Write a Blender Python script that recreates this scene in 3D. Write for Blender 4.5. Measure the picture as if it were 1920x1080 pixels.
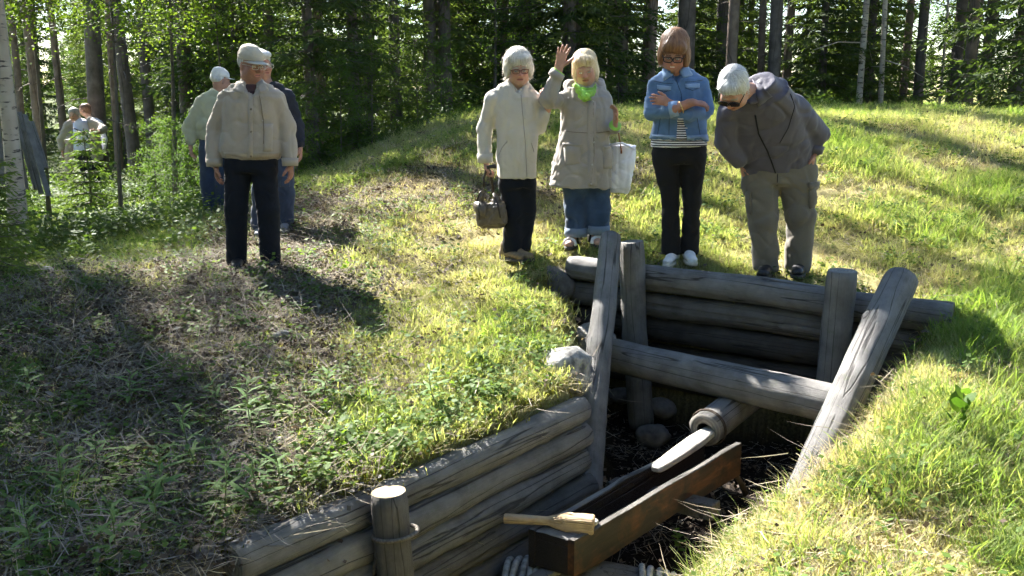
import bpy, bmesh, math, random
import numpy as np
from mathutils import Vector, Matrix, Quaternion
from mathutils.bvhtree import BVHTree

# ------------------------------------------------------------------ camera, sky, sun, exposure
scene = bpy.context.scene
for _o in list(bpy.data.objects):
    bpy.data.objects.remove(_o)
COL = scene.collection
F = 1800.0                       # focal length in photo pixels (1920 wide)
PIT = math.atan(375.0 / F)       # camera looks down
CZ = 1.42
cam_data = bpy.data.cameras.new('camera')
cam_data.sensor_width = 36.0
cam_data.lens = F / 1920.0 * 36.0
cam_data.clip_start = 0.05
cam_data.clip_end = 3000.0
cam = bpy.data.objects.new('camera', cam_data)
cam.location = (0, 0, CZ)
cam.rotation_euler = (math.pi / 2 - PIT, 0, 0)
COL.objects.link(cam)
scene.camera = cam
scene.render.resolution_x, scene.render.resolution_y = 1024, 576

SUN_EL = math.radians(41)
SH = np.array([-0.57, 0.82])
SH = SH / np.linalg.norm(SH)
SUN_DIR = Vector((SH[0] * math.cos(SUN_EL), SH[1] * math.cos(SUN_EL), math.sin(SUN_EL)))
world = bpy.data.worlds.new('World')
scene.world = world
world.use_nodes = True
_nt = world.node_tree
_bg = _nt.nodes['Background']
_sky = _nt.nodes.new('ShaderNodeTexSky')
_sky.sky_type = 'NISHITA'
_sky.sun_disc = False
_sky.sun_elevation = SUN_EL
_sky.sun_rotation = math.atan2(SUN_DIR.x, SUN_DIR.y)
_sky.air_density = 1.0
_sky.dust_density = 0.15
_nt.links.new(_sky.outputs[0], _bg.inputs[0])
_bg.inputs[1].default_value = 0.05
sun_data = bpy.data.lights.new('sun', 'SUN')
sun_data.energy = 5.0
sun_data.angle = math.radians(0.6)
sun_data.color = (1.0, 0.965, 0.905)
sun = bpy.data.objects.new('sun', sun_data)
sun.rotation_euler = SUN_DIR.to_track_quat('Z', 'Y').to_euler()
sun.location = (-20, 20, 30)
COL.objects.link(sun)
scene.view_settings.view_transform = 'Standard'
scene.view_settings.look = 'None'
scene.view_settings.exposure = 2.75
scene.view_settings.gamma = 1.0
scene.render.engine = 'CYCLES'
scene.cycles.use_denoising = True
scene.cycles.max_bounces = 4
scene.cycles.diffuse_bounces = 2
scene.cycles.glossy_bounces = 2
scene.cycles.use_light_tree = False
scene.cycles.caustics_reflective = False
scene.cycles.caustics_refractive = False
scene.cycles.transmission_bounces = 2
scene.cycles.use_adaptive_sampling = True
scene.cycles.adaptive_threshold = 0.05
scene.cycles.adaptive_min_samples = 16
scene.cycles.transparent_max_bounces = 8
scene.cycles.sample_clamp_indirect = 6.0

RNG = np.random.default_rng(11)
random.seed(5)
# ------------------------------------------------------------------ photo pixel -> direction, noise, terrain
cP, sP = math.cos(PIT), math.sin(PIT)
def ray(px, py):
    dx = (px - 960.0) / F; dy = (540.0 - py) / F
    return np.array([dx, cP + dy * sP, -sP + dy * cP])
def at(px, py, Y):
    r = ray(px, py)
    t = Y / r[1]
    return np.array([r[0] * t, Y, CZ + r[2] * t])
def pix(p):
    v = np.array(p, float) - np.array([0, 0, CZ])
    d = v[1] * cP - v[2] * sP
    u = v[1] * sP + v[2] * cP
    return 960 + F * v[0] / d, 540 - F * u / d

def _hash(ix, iy, iz, seed):
    h = (ix.astype(np.int64) * 374761393 + iy.astype(np.int64) * 668265263 + iz.astype(np.int64) * 2147483647 + seed * 974634777) & 0xffffffff
    h = ((h ^ (h >> 13)) * 1274126177) & 0xffffffff
    h = h ^ (h >> 16)
    return (h & 0xffffff).astype(np.float64) / 0xffffff
def vnoise(x, y, z=0.0, seed=0):
    """smooth value noise in -1..1"""
    x = np.asarray(x, float); y = np.asarray(y, float); z = np.asarray(z, float) + np.zeros_like(x)
    ix, iy, iz = np.floor(x), np.floor(y), np.floor(z)
    fx, fy, fz = x - ix, y - iy, z - iz
    fx = fx * fx * (3 - 2 * fx); fy = fy * fy * (3 - 2 * fy); fz = fz * fz * (3 - 2 * fz)
    r = 0.0
    for dx in (0, 1):
        wx = fx if dx else 1 - fx
        for dy in (0, 1):
            wy = fy if dy else 1 - fy
            for dz in (0, 1):
                wz = fz if dz else 1 - fz
                r = r + wx * wy * wz * _hash(ix + dx, iy + dy, iz + dz, seed)
    return r * 2 - 1
def fbm(x, y, z=0.0, seed=0, o=3):
    r = 0.0; a = 1.0; s = 0.0
    for i in range(o):
        k = 2.03 ** i
        r = r + a * vnoise(np.asarray(x) * k, np.asarray(y) * k, np.asarray(z) * k, seed + i * 17)
        s += a; a *= 0.5
    return r / s
def sstep(a, b, x):
    t = np.clip((np.asarray(x, float) - a) / (b - a), 0, 1)
    return t * t * (3 - 2 * t)

def atz(px, py, z):
    r = ray(px, py); t = (z - CZ) / r[2]
    return np.array([r[0] * t, r[1] * t, z])
tA, tB = atz(1068, 504, .115), atz(1786, 596, .065)      # axis of the head wall's top log
wA, wB = atz(1088, 764, -.30), atz(436, 1064, -.375)     # axis of the side wall's top log
PA, PB = tA[:2].copy(), tB[:2].copy()
WD = (wB - wA)[:2] / np.linalg.norm((wB - wA)[:2]); WN = np.array([-WD[1], WD[0]])   # side wall direction and inward normal
PU = (PB - PA) / np.linalg.norm(PB - PA)           # along the head wall, to the right
PV = np.array([PU[1], -PU[0]])                     # out of the wall, towards the viewer
if PV[1] > 0: PV = -PV
def uv(x, y):
    rx, ry = np.asarray(x, float) - PA[0], np.asarray(y, float) - PA[1]
    return rx * PU[0] + ry * PU[1], rx * PV[0] + ry * PV[1]
def xy(u, v):
    return PA[0] + u * PU[0] + v * PV[0], PA[1] + u * PU[1] + v * PV[1]
if WN[0] < 0: WN = -WN
def pit_mask(x, y):
    x = np.asarray(x, float); y = np.asarray(y, float)
    u, v = uv(x, y)
    n = 0.05 * vnoise(x * 3.1, y * 3.1, 0, 5)
    e = (x - wA[0]) * WN[0] + (y - wA[1]) * WN[1]        # distance in front of the side wall's axis
    t = (x - wA[0]) * WD[0] + (y - wA[1]) * WD[1]        # along it, 0 at the head end
    k = sstep(0.05, -0.55, t)
    wl = sstep(-0.075 - 0.20 * k, -0.005 + 0.20 * k, e + 0.85 * np.clip(-t, 0, 0.35) + 0.52 * np.clip(-t - 0.35, 0, 1.3) + n * k)
    wl = np.maximum(wl, sstep(-0.12, 0.04, u) * sstep(0.62, 0.22, v))
    wb = sstep(-0.115, -0.03, v)
    uR = 2.64 + 0.04 * np.sin(v * 1.7) - 0.16 * sstep(1.4, 2.6, v)
    wr = sstep(0.0, 0.74 + 0.42 * sstep(1.4, 2.3, v), uR - u + n)
    return wl * wb * wr
def height(x, y, pit=True):
    x = np.asarray(x, float); y = np.asarray(y, float)
    r = np.hypot((x - 3.2) * 0.95, y - 13.6)
    z = 1.08 * (1 - sstep(2.6, 8.7, r))
    far = sstep(12, 30, np.hypot(x, y))
    z = z - 0.5 * sstep(9.0, 17.0, y - 0.6 * x - 2.0) * sstep(0.0, -5.0, x + 0.25 * (y - 9))
    z = z - 0.30 * sstep(6.9, 3.2, y) * sstep(3.0, 0.6, x) - 0.25 * sstep(5.4, 2.5, y) * sstep(0.4, 3.0, x)
    z = z - 0.17 * sstep(7.2, 9.0, y) * sstep(-0.6, -2.3, x)
    z = z - 0.1 * np.exp(-(((x + 3.7) / 1.4) ** 2 + ((y - 11.4) / 2.2) ** 2))
    z = z + 0.022 * fbm(x * 1.1, y * 1.1, 0, 3, 3) + 0.014 * vnoise(x * 4.3, y * 4.3, 0, 9) + 0.25 * far * fbm(x * 0.12, y * 0.12, 0, 21, 2)
    u, v = uv(x, y)
    # hump of dry grass on the right lip
    z = z + 0.11 * np.exp(-((u - 2.68) / 0.34) ** 2) * sstep(0.6, 1.1, v) * sstep(3.6, 2.0, v)
    z = z + 0.02 * fbm(x * 9, y * 9, 0, 31, 2) * (np.hypot(x, y) < 14)
    if pit:
        m = pit_mask(x, y)
        fl = -1.0 - 0.42 * sstep(0.6, 2.4, v) + 0.07 * fbm(x * 4, y * 4, 0, 8, 2)
        z = z * (1 - m) + fl * m
    return z
def hz(x, y, pit=True):
    return float(height(np.array([x]), np.array([y]), pit)[0])
def gnd(px, py, pit=True):
    """the ground point seen at a photo pixel"""
    r = ray(px, py)
    ts = np.concatenate([np.arange(1.5, 14, 0.01), np.arange(14, 90, 0.08)])
    z = CZ + r[2] * ts
    g = height(r[0] * ts, r[1] * ts, pit)
    i = np.argmax(z < g)
    if i == 0: i = len(ts) - 1
    t = ts[i]
    return np.array([r[0] * t, r[1] * t, float(g[i])])
# ------------------------------------------------------------------ object helpers
def tag(o, label=None, cat=None, group=None, kind=None):
    if label: o['label'] = label
    if cat: o['category'] = cat
    if group: o['group'] = group
    if kind: o['kind'] = kind
    return o
def empty(name, loc=(0, 0, 0), rz=0.0):
    o = bpy.data.objects.new(name, None)
    o.empty_display_size = 0.1
    o.location = loc; o.rotation_euler = (0, 0, rz)
    COL.objects.link(o)
    return o
def wmat(o):
    return (wmat(o.parent) @ o.matrix_parent_inverse @ o.matrix_basis) if o.parent else o.matrix_basis.copy()
def adopt(o, parent):
    o.parent = parent
    o.matrix_parent_inverse = wmat(parent).inverted()
def link(name, me, parent=None, mats=(), smooth=True):
    if mats:
        for m in (mats if isinstance(mats, (list, tuple)) else [mats]):
            me.materials.append(m)
    o = bpy.data.objects.new(name, me)
    COL.objects.link(o)
    if parent is not None: adopt(o, parent)
    return o
def mesh_np(name, V, Q, smooth=True, col=None, mi=None):
    """V (n,3), Q (m,k) array or list of index lists"""
    me = bpy.data.meshes.new(name)
    V = np.ascontiguousarray(V, dtype=np.float32)
    if isinstance(Q, np.ndarray):
        m, k = Q.shape
        me.vertices.add(len(V)); me.vertices.foreach_set('co', V.ravel())
        me.loops.add(m * k); me.loops.foreach_set('vertex_index', np.ascontiguousarray(Q, dtype=np.int32).ravel())
        me.polygons.add(m); me.polygons.foreach_set('loop_start', np.arange(0, m * k, k, dtype=np.int32))
        if mi is not None: me.polygons.foreach_set('material_index', np.asarray(mi, np.int32))
        me.polygons.foreach_set('use_smooth', np.full(m, smooth))
        me.update(calc_edges=True)
        me.validate()
    else:
        me.from_pydata(V.tolist(), [], [list(q) for q in Q])
        if mi is not None: me.polygons.foreach_set('material_index', np.asarray(mi, np.int32))
        me.polygons.foreach_set('use_smooth', np.full(len(me.polygons), smooth))
        me.update()
    if col is not None:
        a = me.color_attributes.new('col', 'FLOAT_COLOR', 'POINT')
        c = np.ones((len(V), 4), np.float32); c[:, :3] = col
        a.data.foreach_set('color', c.ravel())
    return me
class MB:
    """collects simple pieces in world space for ONE mesh"""
    def __init__(s): s.V = []; s.Q = []; s.M = []; s.n = 0
    def add(s, V, Q, mi=0):
        V = np.asarray(V, float)
        s.V.append(V); s.Q += [[i + s.n for i in q] for q in Q]; s.M += [mi] * len(Q); s.n += len(V)
        return s
    def box(s, c, size, R=None, mi=0, bev=0.0):
        hx, hy, hz_ = np.array(size) / 2
        if bev > 0:
            me = bpy.data.meshes.new('t'); bm = bmesh.new(); bmesh.ops.create_cube(bm, size=1)
            for v in bm.verts: v.co = Vector((v.co.x * size[0], v.co.y * size[1], v.co.z * size[2]))
            bmesh.ops.bevel(bm, geom=list(bm.edges), offset=bev, segments=2, affect='EDGES', profile=0.5)
            V = np.array([v.co[:] for v in bm.verts]); bm.verts.index_update()
            Q = [[v.index for v in f.verts] for f in bm.faces]; bm.free(); bpy.data.meshes.remove(me)
        else:
            V = np.array([[x, y, z] for x in (-hx, hx) for y in (-hy, hy) for z in (-hz_, hz_)])
            Q = [[0, 1, 3, 2], [4, 6, 7, 5], [0, 4, 5, 1], [2, 3, 7, 6], [0, 2, 6, 4], [1, 5, 7, 3]]
        if R is not None: V = V @ np.asarray(R).T
        return s.add(V + np.array(c), Q, mi)
    def tube(s, pts, r, n=8, mi=0, cap=True, flat=1.0):
        pts = [np.array(p, float) for p in pts]; m = len(pts)
        rs = [r] * m if np.isscalar(r) else list(r)
        V = []; up = None
        for i, p in enumerate(pts):
            t = pts[min(i + 1, m - 1)] - pts[max(i - 1, 0)]; t = t / (np.linalg.norm(t) + 1e-9)
            if up is None:
                a = np.array([0, 0, 1.0]) if abs(t[2]) < 0.9 else np.array([1.0, 0, 0])
            else: a = up
            b = np.cross(t, a); b /= np.linalg.norm(b) + 1e-9
            up = np.cross(b, t)
            for k in range(n):
                th = 2 * math.pi * k / n
                V.append(p + rs[i] * (math.cos(th) * b + flat * math.sin(th) * up))
        Q = [[i * n + k, i * n + (k + 1) % n, (i + 1) * n + (k + 1) % n, (i + 1) * n + k] for i in range(m - 1) for k in range(n)]
        if cap: Q += [list(range(n))[::-1], [(m - 1) * n + k for k in range(n)]]
        return s.add(V, Q, mi)
    def build(s, name, mats, parent=None, smooth=True):
        V = np.concatenate(s.V)
        me = mesh_np(name, V, s.Q, smooth, mi=s.M)
        return link(name, me, parent, mats)

# ------------------------------------------------------------------ materials
def newmat(name):
    m = bpy.data.materials.new(name); m.use_nodes = True
    nt = m.node_tree
    return m, nt, nt.nodes['Principled BSDF'], nt.nodes.new
def ramp(nt, fac, stops):
    r = nt.nodes.new('ShaderNodeValToRGB')
    e = r.color_ramp.elements
    while len(e) < len(stops): e.new(0.5)
    for i, (p, c) in enumerate(stops):
        e[i].position = p; e[i].color = (*c, 1)
    nt.links.new(fac, r.inputs[0])
    return r.outputs[0]
def noise(nt, scale, detail=3, vec=None, rough=0.55, dist=0.0):
    n = nt.nodes.new('ShaderNodeTexNoise')
    n.inputs['Scale'].default_value = scale; n.inputs['Detail'].default_value = detail
    n.inputs['Roughness'].default_value = rough; n.inputs['Distortion'].default_value = dist
    if vec is not None: nt.links.new(vec, n.inputs['Vector'])
    return n.outputs['Fac']
def mapping(nt, scale, coord='Object'):
    tc = nt.nodes.new('ShaderNodeTexCoord'); mp = nt.nodes.new('ShaderNodeMapping')
    mp.inputs['Scale'].default_value = scale
    nt.links.new(tc.outputs[coord], mp.inputs['Vector'])
    return mp.outputs[0]
def mixc(nt, fac, a, b, mode='MIX'):
    m = nt.nodes.new('ShaderNodeMix'); m.data_type = 'RGBA'; m.blend_type = mode
    for sock, v in ((m.inputs[0], fac), (m.inputs[6], a), (m.inputs[7], b)):
        if isinstance(v, (int, float)): sock.default_value = v
        elif isinstance(v, tuple): sock.default_value = (*v, 1)
        else: nt.links.new(v, sock)
    return m.outputs[2]
def bump(nt, bsdf, h, strength=0.4, dist=0.01):
    b = nt.nodes.new('ShaderNodeBump'); b.inputs['Strength'].default_value = strength; b.inputs['Distance'].default_value = dist
    nt.links.new(h, b.inputs['Height']); nt.links.new(b.outputs[0], bsdf.inputs['Normal'])
def m_plain(name, c, rough=0.6, var=0.12, scale=40, bmp=0.2, dist=0.002, spec=0.4, metal=0.0):
    m, nt, b, N = newmat(name)
    f = noise(nt, scale, 3, mapping(nt, (1, 1, 1)))
    lo = tuple(x * (1 - var) for x in c); hi = tuple(min(1, x * (1 + var)) for x in c)
    nt.links.new(ramp(nt, f, [(0.3, lo), (0.7, hi)]), b.inputs['Base Color'])
    b.inputs['Roughness'].default_value = rough; b.inputs['Specular IOR Level'].default_value = spec; b.inputs['Metallic'].default_value = metal
    if bmp: bump(nt, b, f, bmp, dist)
    return m
def m_cloth(name, c, rough=0.9, weave=900, var=0.1, sheen=0.15, blot=0.10):
    m, nt, b, N = newmat(name)
    v = mapping(nt, (1, 1, 1))
    f1 = noise(nt, 7, 4, v); f2 = noise(nt, weave, 2, v)
    lo = tuple(x * (1 - blot) for x in c); hi = tuple(min(1, x * (1 + blot)) for x in c)
    base = ramp(nt, f1, [(0.3, lo), (0.7, hi)])
    tw = ramp(nt, f2, [(0.3, (1 - var,) * 3), (0.7, (1, 1, 1))])
    nt.links.new(mixc(nt, 1.0, base, tw, 'MULTIPLY'), b.inputs['Base Color'])
    b.inputs['Roughness'].default_value = rough; b.inputs['Specular IOR Level'].default_value = 0.2
    b.inputs['Sheen Weight'].default_value = sheen; b.inputs['Sheen Roughness'].default_value = 0.6
    f3 = noise(nt, 38, 3, v, 0.6, 0.6)
    bump(nt, b, f3, 0.35, 0.006)
    return m
def m_vcol(name, rough=0.6, sss=0.0, spec=0.35, bscale=120, bstr=0.2):
    m, nt, b, N = newmat(name)
    a = N('ShaderNodeVertexColor'); a.layer_name = 'col'
    f = noise(nt, bscale, 3, mapping(nt, (1, 1, 1)))
    g = ramp(nt, f, [(0.25, (0.86,) * 3), (0.75, (1.08,) * 3)])
    nt.links.new(mixc(nt, 1.0, a.outputs[0], g, 'MULTIPLY'), b.inputs['Base Color'])
    b.inputs['Roughness'].default_value = rough; b.inputs['Specular IOR Level'].default_value = spec
    if sss: b.inputs['Subsurface Weight'].default_value = sss; b.inputs['Subsurface Radius'].default_value = (0.01, 0.004, 0.002); b.inputs['Subsurface Scale'].default_value = 0.6
    bump(nt, b, f, bstr, 0.002)
    return m
def m_leaf(name, c1, c2, trans=0.45, rough=0.5, tint=None, tcol=None):
    """foliage: diffuse + translucent, colour varied per copy (and by the instancer's 'tint' towards c3)"""
    m, nt, b, N = newmat(name)
    oi = N('ShaderNodeObjectInfo')
    f = noise(nt, 3.0, 2, mapping(nt, (1, 1, 1), 'Generated')) if tint is None else None
    if tint is None:
        ad = N('ShaderNodeMath'); ad.operation = 'ADD'; nt.links.new(oi.outputs['Random'], ad.inputs[0]); nt.links.new(f, ad.inputs[1])
        mu = N('ShaderNodeMath'); mu.operation = 'MULTIPLY'; mu.inputs[1].default_value = 0.5; nt.links.new(ad.outputs[0], mu.inputs[0])
        c = ramp(nt, mu.outputs[0], [(0.25, c1), (0.75, c2)])
    else:
        c = ramp(nt, oi.outputs['Random'], [(0.0, c1), (1.0, c2)])
        at_ = N('ShaderNodeAttribute'); at_.attribute_type = 'INSTANCER'; at_.attribute_name = 'tint'
        c = mixc(nt, at_.outputs['Fac'], c, tint)
    b.inputs['Roughness'].default_value = max(rough, 0.6); b.inputs['Specular IOR Level'].default_value = 0.12
    nt.links.new(c, b.inputs['Base Color'])
    tr = N('ShaderNodeBsdfTranslucent')
    tc = mixc(nt, 1.0, c, tcol or (1.5, 1.55, 0.55), 'MULTIPLY')
    nt.links.new(tc, tr.inputs[0])
    mx = N('ShaderNodeMixShader'); mx.inputs[0].default_value = trans
    nt.links.new(b.outputs[0], mx.inputs[1]); nt.links.new(tr.outputs[0], mx.inputs[2])
    nt.links.new(mx.outputs[0], nt.nodes['Material Output'].inputs[0])
    return m
def m_wood(name, c_dark, c_mid, c_light, stretch=14.0, rough=0.75, crack=0.6, fine=1.0):
    """weathered wood, grain along local Z"""
    m, nt, b, N = newmat(name)
    oi = N('ShaderNodeObjectInfo')
    tc = N('ShaderNodeTexCoord'); mp = N('ShaderNodeMapping')
    mp.inputs['Scale'].default_value = (stretch, stretch, 1.0)
    cb = N('ShaderNodeCombineXYZ'); mu = N('ShaderNodeMath'); mu.operation = 'MULTIPLY'; mu.inputs[1].default_value = 37.0
    nt.links.new(oi.outputs['Random'], mu.inputs[0]); nt.links.new(mu.outputs[0], cb.inputs[2]); nt.links.new(cb.outputs[0], mp.inputs['Location'])
    nt.links.new(tc.outputs['Object'], mp.inputs['Vector'])
    v = mp.outputs[0]
    g = noise(nt, 4.5 * fine, 5, v, 0.65, 0.25)          # streaks
    mp2 = N('ShaderNodeMapping'); mp2.inputs['Scale'].default_value = (stretch * 1.2, stretch * 1.2, 0.45)
    nt.links.new(cb.outputs[0], mp2.inputs['Location']); nt.links.new(tc.outputs['Object'], mp2.inputs['Vector'])
    g2 = noise(nt, 1.0, 1.5, mp2.outputs[0], 0.4)         # long drying cracks
    lich = noise(nt, 9.0, 4, tc.outputs['Object'], 0.7)   # lichen and algae
    pat = noise(nt, 5.0, 4, tc.outputs['Object'], 0.6)    # patches
    col = ramp(nt, g, [(0.30, c_dark), (0.50, c_mid), (0.74, c_light)])
    gf = noise(nt, 26.0 * fine, 4, v, 0.7, 0.1)
    col = mixc(nt, 0.5, col, ramp(nt, gf, [(0.32, tuple(x * 0.6 for x in c_mid)), (0.66, c_light)]))
    col = mixc(nt, 0.55, col, ramp(nt, pat, [(0.3, tuple(x * 0.55 for x in c_mid)), (0.7, tuple(min(1, x * 1.25) for x in c_light))]), 'MIX')
    ck = ramp(nt, g2, [(0.475, (1, 1, 1)), (0.487, (0.12, 0.11, 0.10)), (0.495, (0.12, 0.11, 0.10)), (0.508, (1, 1, 1))])
    col = mixc(nt, crack, col, ck, 'MULTIPLY')
    col = mixc(nt, ramp(nt, lich, [(0.60, (0, 0, 0)), (0.72, (0.45, 0.45, 0.45))]), col, tuple(x * y for x, y in zip(c_mid, (0.75, 0.95, 0.55))))
    nt.links.new(col, b.inputs['Base Color'])
    b.inputs['Roughness'].default_value = rough; b.inputs['Specular IOR Level'].default_value = 0.25
    ad = N('ShaderNodeMath'); ad.operation = 'ADD'
    sep = N('ShaderNodeRGBToBW'); nt.links.new(ck, sep.inputs[0])
    nt.links.new(sep.outputs[0], ad.inputs[0]); nt.links.new(gf, ad.inputs[1])
    bump(nt, b, ad.outputs[0], 0.8, 0.007)
    return m
def m_endgrain(name, c1, c2, rings=90.0):
    m, nt, b, N = newmat(name)
    tc = N('ShaderNodeTexCoord'); mp = N('ShaderNodeMapping'); mp.inputs['Scale'].default_value = (1, 1, 0.05)
    nt.links.new(tc.outputs['Object'], mp.inputs['Vector'])
    w = N('ShaderNodeTexWave'); w.wave_type = 'RINGS'; w.rings_direction = 'Z'
    w.inputs['Scale'].default_value = rings / 6.0; w.inputs['Distortion'].default_value = 2.5; w.inputs['Detail'].default_value = 2; w.inputs['Detail Scale'].default_value = 3.0
    nt.links.new(mp.outputs[0], w.inputs['Vector'])
    f = noise(nt, 14, 4, tc.outputs['Object'])
    a = mixc(nt, w.outputs['Fac'], c1, c2)
    a = mixc(nt, 0.5, a, ramp(nt, f, [(0.3, c1), (0.7, c2)]))
    nt.links.new(a, b.inputs['Base Color']); b.inputs['Roughness'].default_value = 0.8; b.inputs['Specular IOR Level'].default_value = 0.2
    bump(nt, b, f, 0.4, 0.004)
    return m
# ------------------------------------------------------------------ ground
M = {}
def _lines(a, b, h, lo, hi, g=1.16):
    c = list(np.arange(a, b + 1e-6, h)); s = h
    while c[-1] < hi: s *= g; c.append(c[-1] + s)
    s = h
    while c[0] > lo: s *= g; c.insert(0, c[0] - s)
    return np.array(c)
def g_masks(x, y):
    """litter, green, straw, soil weights of the ground"""
    n = fbm(x * 0.9, y * 0.9, 0, 41, 3); n2 = fbm(x * 2.7, y * 2.7, 0, 47, 2)
    u, v = uv(x, y)
    path = 1.25 * np.exp(-((x + 2.0 + 0.10 * (y - 7.4) + 0.03 * (y - 8) ** 2 * (y > 8)) / 0.8) ** 2) * sstep(13, 9, y) * sstep(5.0, 6.5, y)
    left = sstep(-0.35, -1.25, x + 0.30 * (y - 4.8) * (y > 4.8) * 0.55 + 0.35 * n) * sstep(9.0, 6.6, y)
    bare = 0.9 * np.exp(-(((x - 0.2) / 1.5) ** 2 + ((y - 8.7) / 0.35) ** 2)) * sstep(-0.4, 0.3, n2 + 0.2)
    litter = np.clip(np.maximum(path, left * (0.72 + 0.5 * n2)) + bare, 0, 1)
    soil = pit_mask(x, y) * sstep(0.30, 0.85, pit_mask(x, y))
    wood = sstep(12.5, 15.0, y + 0.35 * n * 3 - 3.0 * sstep(-1.5, 1.5, x)) * sstep(60, 40, y * sstep(-6, 4, x) + 2.2 * np.clip(x, 0, 20))
    straw = np.clip(np.exp(-((u - 2.42) / 0.42) ** 2) * sstep(0.9, 1.3, v) * 0.95 + 0.45 * sstep(0.05, 0.5, n2) * (x > 0.5) + 0.3 * sstep(0.1, 0.5, n), 0, 1)
    heath = np.exp(-(((x + 1.0) / 1.3) ** 2 + ((y - 9.8) / 1.6) ** 2))
    return litter, straw, soil, wood, heath
gx = _lines(-4.2, 4.6, 0.028, -420, 420); gy = _lines(2.2, 8.6, 0.028, -60, 900)
GX, GY = np.meshgrid(gx, gy, indexing='ij'); GZ = height(GX, GY)
lit_, straw_, soil_, wood_, heath_ = g_masks(GX, GY)
V = np.stack([GX, GY, GZ], -1).reshape(-1, 3); I = np.arange(len(V)).reshape(GX.shape)
Q = np.stack([I[:-1, :-1], I[1:, :-1], I[1:, 1:], I[:-1, 1:]], -1).reshape(-1, 4)
me = mesh_np('ground', V, Q)
for nm, arr in (('litter', lit_), ('straw', straw_), ('soil', soil_), ('wood', wood_), ('heath', heath_)):
    a = me.attributes.new(nm, 'FLOAT', 'POINT'); a.data.foreach_set('value', arr.ravel().astype(np.float32))
m, nt, b, N = newmat('forest_ground')
def attr(nm):
    a = nt.nodes.new('ShaderNodeAttribute'); a.attribute_name = nm; return a.outputs['Fac']
_vec = mapping(nt, (1, 1, 1))
n_f = noise(nt, 60, 4, _vec, 0.65); n_m = noise(nt, 11, 4, _vec, 0.6); n_c = noise(nt, 2.2, 3, _vec); n_x = noise(nt, 170, 3, _vec, 0.7)
green = ramp(nt, n_f, [(0.30, (0.045, 0.055, 0.014)), (0.48, (0.15, 0.16, 0.035)), (0.68, (0.29, 0.28, 0.08))])
green = mixc(nt, n_m, green, ramp(nt, n_f, [(0.3, (0.14, 0.115, 0.045)), (0.7, (0.36, 0.31, 0.13))]))
leafy = ramp(nt, n_f, [(0.30, (0.018, 0.013, 0.009)), (0.45, (0.075, 0.055, 0.038)), (0.60, (0.16, 0.125, 0.09)), (0.74, (0.30, 0.26, 0.21))])
leafy = mixc(nt, ramp(nt, n_m, [(0.46, (0, 0, 0)), (0.62, (1, 1, 1))]), leafy, ramp(nt, n_x, [(0.3, (0.03, 0.035, 0.012)), (0.7, (0.13, 0.125, 0.035))]))
strw = ramp(nt, n_x, [(0.25, (0.16, 0.12, 0.06)), (0.55, (0.40, 0.33, 0.19)), (0.8, (0.55, 0.47, 0.30))])
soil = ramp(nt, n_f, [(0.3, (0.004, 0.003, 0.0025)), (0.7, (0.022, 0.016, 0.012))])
woodf = ramp(nt, n_f, [(0.3, (0.02, 0.025, 0.010)), (0.7, (0.10, 0.12, 0.035))])
heath = ramp(nt, n_f, [(0.3, (0.045, 0.035, 0.018)), (0.7, (0.20, 0.16, 0.08))])
c = mixc(nt, attr('straw'), green, strw)
c = mixc(nt, attr('heath'), c, heath)
c = mixc(nt, attr('wood'), c, woodf)
def thr(fac, nz):
    mm = nt.nodes.new('ShaderNodeMath'); mm.operation = 'MULTIPLY_ADD'; mm.inputs[1].default_value = 0.7; nt.links.new(nz, mm.inputs[0]); nt.links.new(fac, mm.inputs[2])
    return ramp(nt, mm.outputs[0], [(0.68, (0, 0, 0)), (0.92, (1, 1, 1))])
c = mixc(nt, thr(attr('litter'), n_m), c, leafy)
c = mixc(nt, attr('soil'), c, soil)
nt.links.new(c, b.inputs['Base Color']); b.inputs['Roughness'].default_value = 0.95; b.inputs['Specular IOR Level'].default_value = 0.1
bump(nt, b, n_f, 0.8, 0.02)
ground = tag(link('ground', me, None, m), 'mossy uneven ground with a dug pit', None, None, 'structure')
# ------------------------------------------------------------------ log walls, posts, trough, barrel
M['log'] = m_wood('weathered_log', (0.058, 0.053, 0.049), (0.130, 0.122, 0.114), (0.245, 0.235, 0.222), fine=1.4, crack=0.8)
M['log_dk'] = m_wood('dark_log', (0.035, 0.030, 0.026), (0.085, 0.075, 0.065), (0.165, 0.150, 0.135))  # darker log tone: lower wall logs, post, barrel
M['log_wet'] = m_wood('cavity_shade_log', (0.012, 0.010, 0.008), (0.034, 0.028, 0.023), (0.075, 0.063, 0.052))  # near-black tone paints the cavity's shade onto the lower head-wall logs
M['log_end'] = m_endgrain('log_end', (0.13, 0.12, 0.105), (0.30, 0.28, 0.25))
M['fresh_end'] = m_endgrain('sawn_end', (0.30, 0.215, 0.115), (0.44, 0.35, 0.22))
M['rope'] = m_plain('old_rope', (0.13, 0.11, 0.09), 0.9, 0.4, 80, 0.8, 0.004)
M['tar'] = m_wood('tarred_board', (0.003, 0.0026, 0.0024), (0.009, 0.0075, 0.0065), (0.026, 0.019, 0.015), stretch=9, rough=0.45)
def _tar_side():
    m, nt, b, N = newmat('tarred_side')
    v = mapping(nt, (9, 9, 1)); v2 = mapping(nt, (1, 1, 1))
    g = noise(nt, 3.5, 5, v, 0.65); p = noise(nt, 5, 4, v2, 0.65, 0.5)
    base = ramp(nt, g, [(0.3, (0.005, 0.004, 0.0035)), (0.7, (0.026, 0.018, 0.013))])
    rust = ramp(nt, g, [(0.3, (0.030, 0.013, 0.006)), (0.7, (0.165, 0.064, 0.023))])
    nt.links.new(mixc(nt, ramp(nt, p, [(0.46, (0, 0, 0)), (0.66, (1, 1, 1))]), base, rust), b.inputs['Base Color'])
    b.inputs['Roughness'].default_value = 0.5; bump(nt, b, g, 0.5, 0.005)
    return m
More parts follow.
